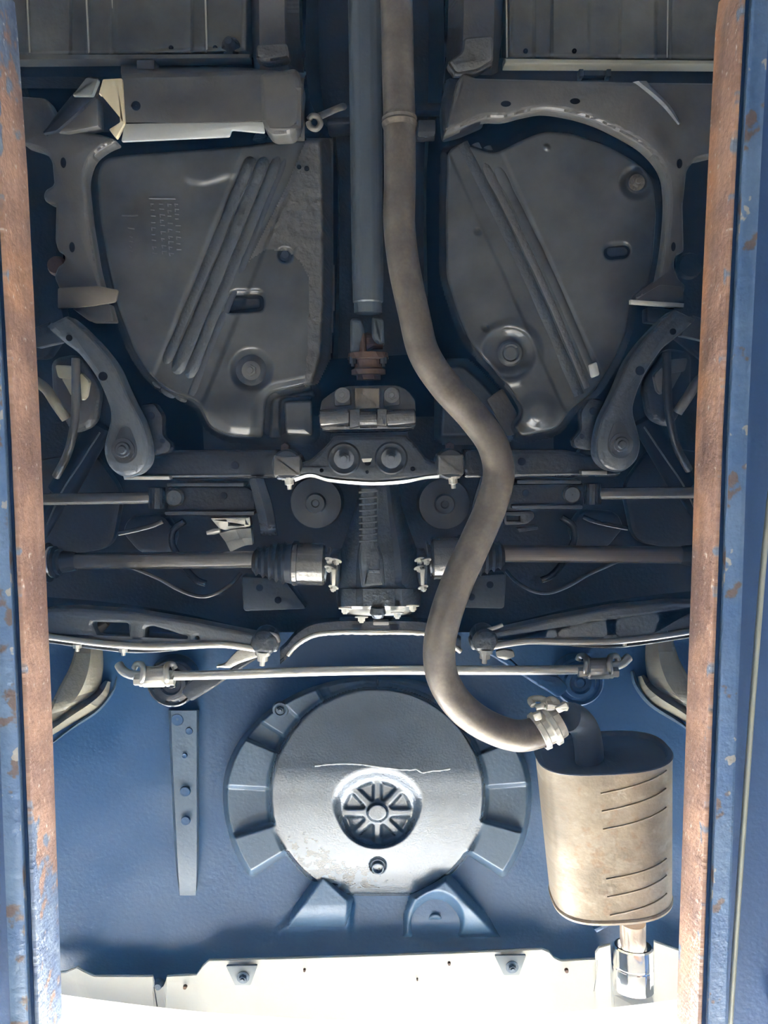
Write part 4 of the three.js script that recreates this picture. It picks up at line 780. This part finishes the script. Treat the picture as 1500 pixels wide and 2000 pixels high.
function control(m) {
  const t = thing('control_arm', m ? 'dark lower control arm with two windows, on the side of the muffler' : 'dark lower control arm with two windows, bright rear edge, left of the differential', 'suspension arm', 'lower control arms');
  const q = (a) => (m ? mirAll(a) : a), c = (p) => (m ? mir(p) : p);
  const h = 1.395;
  plate('arm', q([[80, 1190], [150, 1188], [260, 1196], [380, 1216], [470, 1234], [530, 1246], [546, 1256, 8], [540, 1276], [500, 1270], [440, 1258], [360, 1256], [250, 1256], [160, 1250], [80, 1242]]), h, 0.035, mats.armLight, t, { r: 6, b: 0.006, bs: 3, holes: [roundPoly(q([[178, 1216], [250, 1218], [252, 1250], [190, 1246]]), 5), roundPoly(q([[283, 1226], [300, 1224], [366, 1244], [364, 1250], [282, 1253]]), 5), circle(...c([384, 1247]).slice(0, 2), 4)] });
  loft('top_flange', [q([[80, 1166, 0], [200, 1176, 0], [330, 1194, 0], [440, 1218, 0], [510, 1236, 0]]).map((p) => [p[0], p[1], 1.47]), q([[80, 1190, 0], [200, 1191, 0], [330, 1207, 0], [440, 1228, 0], [510, 1242, 0]]).map((p) => [p[0], p[1], 1.40])], mats.frame, t, { n: 5 });
  const rear = q([[60, 1238], [100, 1244], [200, 1257], [280, 1263], [360, 1262], [430, 1259], [470, 1263], [508, 1269]]);
  mesh('rear_edge', sweepGeo(rear.map((p) => P(p[0], p[1], h - 0.001)), 0.0062, 90, 10), m ? mats.steel : mats.alu, t, 'rolled rear edge with a painted highlight');  // bright bead paints the highlight along the arm
  mesh('lower_rim', sweepGeo(q([[90, 1252], [180, 1264], [260, 1272], [320, 1270], [372, 1264]]).map((p) => P(p[0], p[1], h + 0.012)), 0.0035, 50, 8), mats.gloss, t);
  for (const [x, y] of m ? [[1301, 1236], [1220, 1253], [1122, 1252]] : [[151, 1264], [241, 1272]]) turn('stud', [x, y - 6, h + 0.008], [x, y + 8, h + 0.008], [[0, 0.001], [0, 0.008], [0.5, 0.008], [0.5, 0.004], [1, 0.004], [1, 0.001]], mats.alu, t, 8);
  const e = c([514, 1262]);
  vturn('pivot_bushing', e[0], e[1] - 4, h - 0.006, [[0.001, 0.006], [0.012, 0.006], [0.020, 0.002], [0.024, -0.004], [0.024, -0.05]], mats.arm, t, 24);
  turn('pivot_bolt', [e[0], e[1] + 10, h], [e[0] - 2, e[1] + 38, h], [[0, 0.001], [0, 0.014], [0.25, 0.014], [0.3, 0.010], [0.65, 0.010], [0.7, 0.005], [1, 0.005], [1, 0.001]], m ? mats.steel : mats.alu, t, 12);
  sweep('pivot_ear', (m ? [[940, 1246], [950, 1232], [968, 1226], [982, 1220]] : [[545, 1254], [540, 1242], [528, 1238], [508, 1236]]).map((p) => [p[0], p[1], h + 0.002]), 0.004, mats.steel, t, 24, 8);
  const w = c([196, 1226]); turn('ball_joint', [w[0] - 16, w[1] + 8, h + 0.03], [w[0] + 14, w[1] - 10, h + 0.03], [[0, 0.001], [0, 0.004], [0.5, 0.012], [1, 0.006], [1, 0.001]], m ? mats.alu : mats.bodyTan, t, 16, 'pale joint behind the window');
}
control(false); control(true);
function lateral(m) {
  const t = thing('lateral_link', m ? 'thin upper lateral rod on the right, dimmer of the two' : 'thin bright lateral rod on the left, below the trailing arm bushing', 'suspension link', 'lateral links');
  const a = m ? [1158, 964, 1.44] : [306, 972, 1.44], b = m ? [1400, 962, 1.44] : [60, 976, 1.44];
  turn('rod', a, b, [[0, 0.001], [0, 0.0115], [1, 0.0115], [1, 0.001]], mats.oily, t, 20);
  turn('bushing_eye', [a[0], a[1] - 20, 1.44], [a[0], a[1] + 20, 1.44], [[0, 0.001], [0, 0.016], [1, 0.016], [1, 0.001]], mats.frame, t, 20);
}
lateral(false); lateral(true);
function axle(m) {
  const t = thing('axle_shaft', m ? 'dull axle shaft right of the exhaust pipe, boot mostly hidden by the pipe' : 'axle shaft with ribbed black boot and shiny joint, left of the differential', 'axle shaft', 'rear axle shafts');
  const h = 1.45;
  const X = m ? (x) => 1478 - x : (x) => x, dy = m ? -12 : 0;
  const at = (x, y, hh = h) => [X(x), y + dy, hh];
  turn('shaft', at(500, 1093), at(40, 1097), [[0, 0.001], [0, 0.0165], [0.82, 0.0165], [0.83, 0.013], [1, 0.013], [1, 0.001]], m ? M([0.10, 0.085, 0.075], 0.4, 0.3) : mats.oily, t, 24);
  const prof = [[0, 0.018]]; for (let i = 0; i < 5; i++) { const r = 0.022 + i * 0.0035; prof.push([0.05 + i * 0.17, r], [0.10 + i * 0.17, r + 0.006], [0.16 + i * 0.17, r + 0.001]); } prof.push([1, 0.040]);
  turn('boot', at(494, 1096), at(572, 1100), prof, mats.rubber, t, 36);
  turn('inner_joint', at(570, 1100), at(636, 1102), [[0, 0.038], [0.06, 0.043], [0.18, 0.043], [0.2, 0.040], [0.94, 0.041], [1, 0.037], [1, 0.02]], M([0.17, 0.168, 0.16], 0.27, 0.6, { bump: tRough, bs: 0.0016 }), t, 40, 'shiny inner joint');
  turn('output_stub', at(634, 1102), at(641.5, 1103), [[0, 0.026], [0.5, 0.026], [0.5, 0.034], [1, 0.034]], mats.castIron, t, 28);
  turn('outer_boot', at(150, 1096), at(60, 1100), [[0, 0.017], [0.1, 0.019], [0.3, 0.021], [0.34, 0.026], [0.42, 0.024], [0.46, 0.031], [0.56, 0.028], [0.6, 0.038], [1, 0.040], [1, 0.001]], mats.rubber, t, 32);
  turn('boot_clamp', at(106, 1097), at(98, 1098), [[0, 0.027], [0.2, 0.03], [0.8, 0.03], [1, 0.027]], m ? mats.rust : mats.alu, t, 28);
}
axle(false); axle(true);

// ---------------------------------------------------------------- stabilizer bar
{
  const t = thing('stabilizer_bar', 'thin bright stabilizer bar crossing the car in front of the wheel well', 'stabilizer bar');
  sweep('bar', [[232, 1298, 1.45], [240, 1310, 1.44], [258, 1318, 1.43], [300, 1320, 1.425], [420, 1318, 1.42], [560, 1313, 1.42], [730, 1309, 1.42], [900, 1309, 1.42], [1040, 1309, 1.42], [1140, 1307, 1.425], [1190, 1302, 1.43], [1214, 1296, 1.44], [1228, 1284, 1.45]], 0.0088, M([0.58, 0.57, 0.53], 0.36, 0.75, { bump: tRough, bs: 0.001 }), t, 200, 14);
  for (const [x, y, mm] of [[302, 1322, mats.alu], [1168, 1306, mats.steel]]) {
    turn('bushing', [x - 24, y, 1.425], [x + 24, y - 1, 1.425], [[0, 0.010], [0, 0.017], [0.1, 0.020], [0.9, 0.020], [1, 0.017], [1, 0.010]], mm, t, 20);
    for (const s of [-1, 1]) {
      sweep('clamp_strap', [[x + s * 26, y + 14, 1.43], [x + s * 24, y + 4, 1.408], [x + s * 22, y - 12, 1.412], [x + s * 26, y - 24, 1.43], [x + s * 36, y - 24, 1.44], [x + s * 40, y - 16, 1.44]], 0.006, mm, t, 30, 8);
      turn('clamp_nut', [x + s * 30 - 9, y + 7, 1.415], [x + s * 30 + 9, y + 7, 1.415], [[0, 0.001], [0, 0.010], [1, 0.010], [1, 0.001]], mm, t, 6);
    }
  }
  turn('stop_collar', [322, 1323, 1.424], [340, 1322, 1.424], [[0, 0.009], [0, 0.0125], [1, 0.0125], [1, 0.009]], mats.alu, t, 18);
}
function seat(m) {
  const t = thing('spring_seat', m ? 'dark round spring seat half lost in shade above the muffler' : 'ringed round spring seat under the left end of the stabilizer bar', 'spring seat', 'rear spring seats');
  const p = m ? [1130, 1330] : [337, 1332];
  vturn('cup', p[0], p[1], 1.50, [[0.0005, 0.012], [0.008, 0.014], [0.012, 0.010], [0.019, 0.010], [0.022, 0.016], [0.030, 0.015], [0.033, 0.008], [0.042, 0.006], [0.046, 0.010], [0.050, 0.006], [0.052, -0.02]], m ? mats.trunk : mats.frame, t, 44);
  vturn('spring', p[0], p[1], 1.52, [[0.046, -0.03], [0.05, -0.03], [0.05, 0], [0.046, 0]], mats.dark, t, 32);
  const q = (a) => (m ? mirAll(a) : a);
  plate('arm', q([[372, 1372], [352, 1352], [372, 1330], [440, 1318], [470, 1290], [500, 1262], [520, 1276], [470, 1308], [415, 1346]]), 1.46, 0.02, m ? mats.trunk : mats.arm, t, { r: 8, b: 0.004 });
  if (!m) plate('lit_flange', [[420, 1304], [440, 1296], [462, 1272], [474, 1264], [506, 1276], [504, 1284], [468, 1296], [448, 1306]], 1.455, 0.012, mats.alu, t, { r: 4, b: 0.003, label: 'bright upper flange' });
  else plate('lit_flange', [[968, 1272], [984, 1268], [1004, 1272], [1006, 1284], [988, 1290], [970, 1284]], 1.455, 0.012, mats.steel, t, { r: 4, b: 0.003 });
}
seat(false); seat(true);
{
  const t = thing('alloy_bracket', 'bright slotted bracket beside the ribbed axle boot on the left', 'bracket');
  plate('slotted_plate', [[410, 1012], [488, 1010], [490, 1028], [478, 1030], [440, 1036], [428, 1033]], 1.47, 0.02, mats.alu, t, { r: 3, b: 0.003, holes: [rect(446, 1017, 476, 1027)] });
  loft('cone', [[[428, 1042, 1.47], [460, 1034, 1.465], [490, 1032, 1.47]], [[440, 1058, 1.48], [468, 1052, 1.48], [492, 1050, 1.49]], [[450, 1078, 1.50], [478, 1066, 1.51], [493, 1064, 1.52]]], mats.alu, t, { n: 6, crease: 1, back: 0.02 });
  turn('pin', [404, 1041, 1.47], [430, 1036, 1.47], [[0, 0.001], [0, 0.004], [0.5, 0.006], [1, 0.005], [1, 0.001]], mats.alu, t, 10);
}
{
  const t = thing('alloy_bracket', 'dull slotted bracket half hidden by the exhaust pipe on the right', 'bracket');
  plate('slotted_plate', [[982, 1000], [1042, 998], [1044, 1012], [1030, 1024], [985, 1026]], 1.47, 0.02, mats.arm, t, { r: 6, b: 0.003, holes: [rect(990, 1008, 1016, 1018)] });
  plate('lower_tab', [[1010, 1032], [1050, 1028], [1052, 1034], [1014, 1040]], 1.48, 0.02, mats.arm, t, { r: 2, b: 0.002 });
}
function hose(m) {
  const t = thing('brake_line', m ? 'thin curved brake line in the shade right of the exhaust pipe' : 'thin curved brake line sagging behind the left axle shaft', 'brake line', 'brake lines');
  const q = (p) => (m ? mir(p) : p);
  sweep('line', [[238, 1100, 1.50], [272, 1114, 1.50], [310, 1130, 1.50], [350, 1152, 1.50], [390, 1165, 1.50], [420, 1160, 1.50], [450, 1142, 1.51], [470, 1120, 1.54]].map(q), 0.004, m ? mats.arm : mats.oily, t, 60, 8);
  sweep('clip', [[232, 1042, 1.50], [262, 1036, 1.50], [300, 1026, 1.50], [318, 1018, 1.50]].map(q), 0.005, m ? mats.frame : mats.oily, t, 24, 8);
}
hose(false); hose(true);
function strut(m) {
  const t = thing('shock_absorber', m ? 'dark slanted shock absorber in the right wheel well' : 'dark slanted shock absorber in the left wheel well', 'shock absorber', 'rear shock absorbers');
  const q = (p) => (m ? mir(p) : p);
  turn('body', q([196, 830, 1.58]), q([70, 1050, 1.58]), [[0, 0.001], [0, 0.026], [0.6, 0.028], [0.62, 0.020], [1, 0.02], [1, 0.001]], mats.deep, t, 24);
  sweep('edge_line', [[195, 845, 1.50], [160, 900, 1.50], [120, 962, 1.50], [92, 1025, 1.50]].map(q), 0.0016, mats.arm, t, 30, 6);
}
strut(false); strut(true);
function knuckle(m) {
  const t = thing('wheel_knuckle', m ? 'faint dark knuckle behind the right trailing arm' : 'dusty knuckle with pale worn patches behind the left trailing arm', 'wheel knuckle', 'rear wheel knuckles');
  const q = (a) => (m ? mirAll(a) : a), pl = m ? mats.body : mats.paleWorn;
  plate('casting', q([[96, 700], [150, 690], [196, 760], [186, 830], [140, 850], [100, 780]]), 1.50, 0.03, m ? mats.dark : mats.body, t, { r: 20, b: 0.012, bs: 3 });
  plate('worn_patch', q([[106, 712], [140, 714], [142, 742], [112, 738]]), 1.485, 0.03, pl, t, { r: 6, b: 0.004 });
  plate('worn_patch', q([[118, 738], [142, 740], [142, 776], [132, 762]]), 1.486, 0.03, pl, t, { r: 6, b: 0.004 });
  plate('worn_patch', q([[156, 726], [174, 744], [168, 776], [158, 784]]), 1.488, 0.03, pl, t, { r: 6, b: 0.004 });
  sweep('cable', q([[66, 742, 1.47], [90, 760, 1.46], [110, 790, 1.46], [130, 818, 1.47]]), 0.010, m ? mats.body : mats.pale, t, 30, 10);
  sweep('rod', q([[148, 700, 1.46], [148, 760, 1.46], [146, 820, 1.46], [134, 880, 1.47], [110, 930, 1.5]]), 0.008, m ? mats.dark : mats.body, t, 30, 10);
  plate('backing_plate', q([[60, 900], [180, 880], [240, 960], [220, 1070], [110, 1090], [50, 1060]]), 1.65, 0.03, mats.dark, t, { r: 30, b: 0.01 });
}
knuckle(false); knuckle(true);

// ---------------------------------------------------------------- rear bumper
{
  const t = thing('bumper_cover', 'cream white rear bumper cover, brightly lit along the bottom of the photo', 'bumper');
  const top = [[60, 1904], [128, 1900], [150, 1891], [166, 1900], [184, 1908], [298, 1908], [301, 1920], [306, 1928], [318, 1928], [323, 1920], [326, 1908], [384, 1905], [396, 1888], [408, 1877], [600, 1872], [760, 1867], [900, 1862], [1058, 1855], [1072, 1860], [1082, 1872], [1096, 1878], [1165, 1874], [1163, 1862], [1170, 1852], [1192, 1846], [1195, 1890], [1200, 1920], [1236, 1932], [1272, 1920], [1277, 1890], [1278, 1840], [1300, 1848], [1340, 1862], [1460, 1880]];
  const low = top.map(([x, y], i) => { const u = (x - 60) / 1280; const yy = 1932 + 62 * Math.sin(Math.PI * clamp(u * 0.92, 0, 1)) ** 0.9; return [x, Math.max(yy, y + 6)]; });
  const g = [top.map(([x, y]) => [x, y - 2, 1.525]), top.map(([x, y]) => [x, y, 1.515]), top.map(([x, y], i) => [x, y + (low[i][1] - y) * 0.5, 1.507]), low.map(([x, y]) => [x, y, 1.495]), low.map(([x, y]) => [x, y + 40, 1.507]), low.map(([x, y]) => [x, y + 130, 1.52]), low.map(([x, y]) => [x, y + 150, 1.80])];
  loft('fascia', g, mats.bumper, t, { crease: 0.35 });
  for (const [x, y] of [[475, 1908], [1000, 1888]]) {
    const o = [[x - 34, y - 21], [x + 28, y - 22], [x + 14, y + 17], [x - 16, y + 17]];
    const pk = plate('clip_recess', o, 1.502, 0.006, M([0.13, 0.15, 0.16], 0.5), t, { r: 3, b: 0.001, label: 'grey clip pocket' });
    bolt(x, y, 1.502, 0.0085, mats.ring, pk, V3(0, -1, 0), 'clip_screw');
  }
  for (const [x, y, r] of [[362, 1926, 0.0045], [595, 1893, 0.003], [877, 1880, 0.0035], [1106, 1894, 0.0045], [815, 1911, 0.002]]) vturn('screw_hole', x, y, 1.507, [[0.0004, 0.006], [r * 0.8, 0.006], [r, 0]], mats.rust, t, 14);
  sweep('panel_seam', [[301, 1928, 1.504], [304, 1948, 1.501], [307, 1966, 1.496]], 0.0012, mats.dark, t, 10, 6);
  sweep('panel_seam', [[1166, 1876, 1.506], [1164, 1910, 1.504], [1160, 1936, 1.499]], 0.0008, mats.steel, t, 10, 6);
  vturn('clip', 311, 1920, 1.525, [[0.0005, 0.014], [0.007, 0.013], [0.011, 0.006], [0.012, 0]], mats.ring, t, 16);
}
settle();
renderer.render(scene, camera);
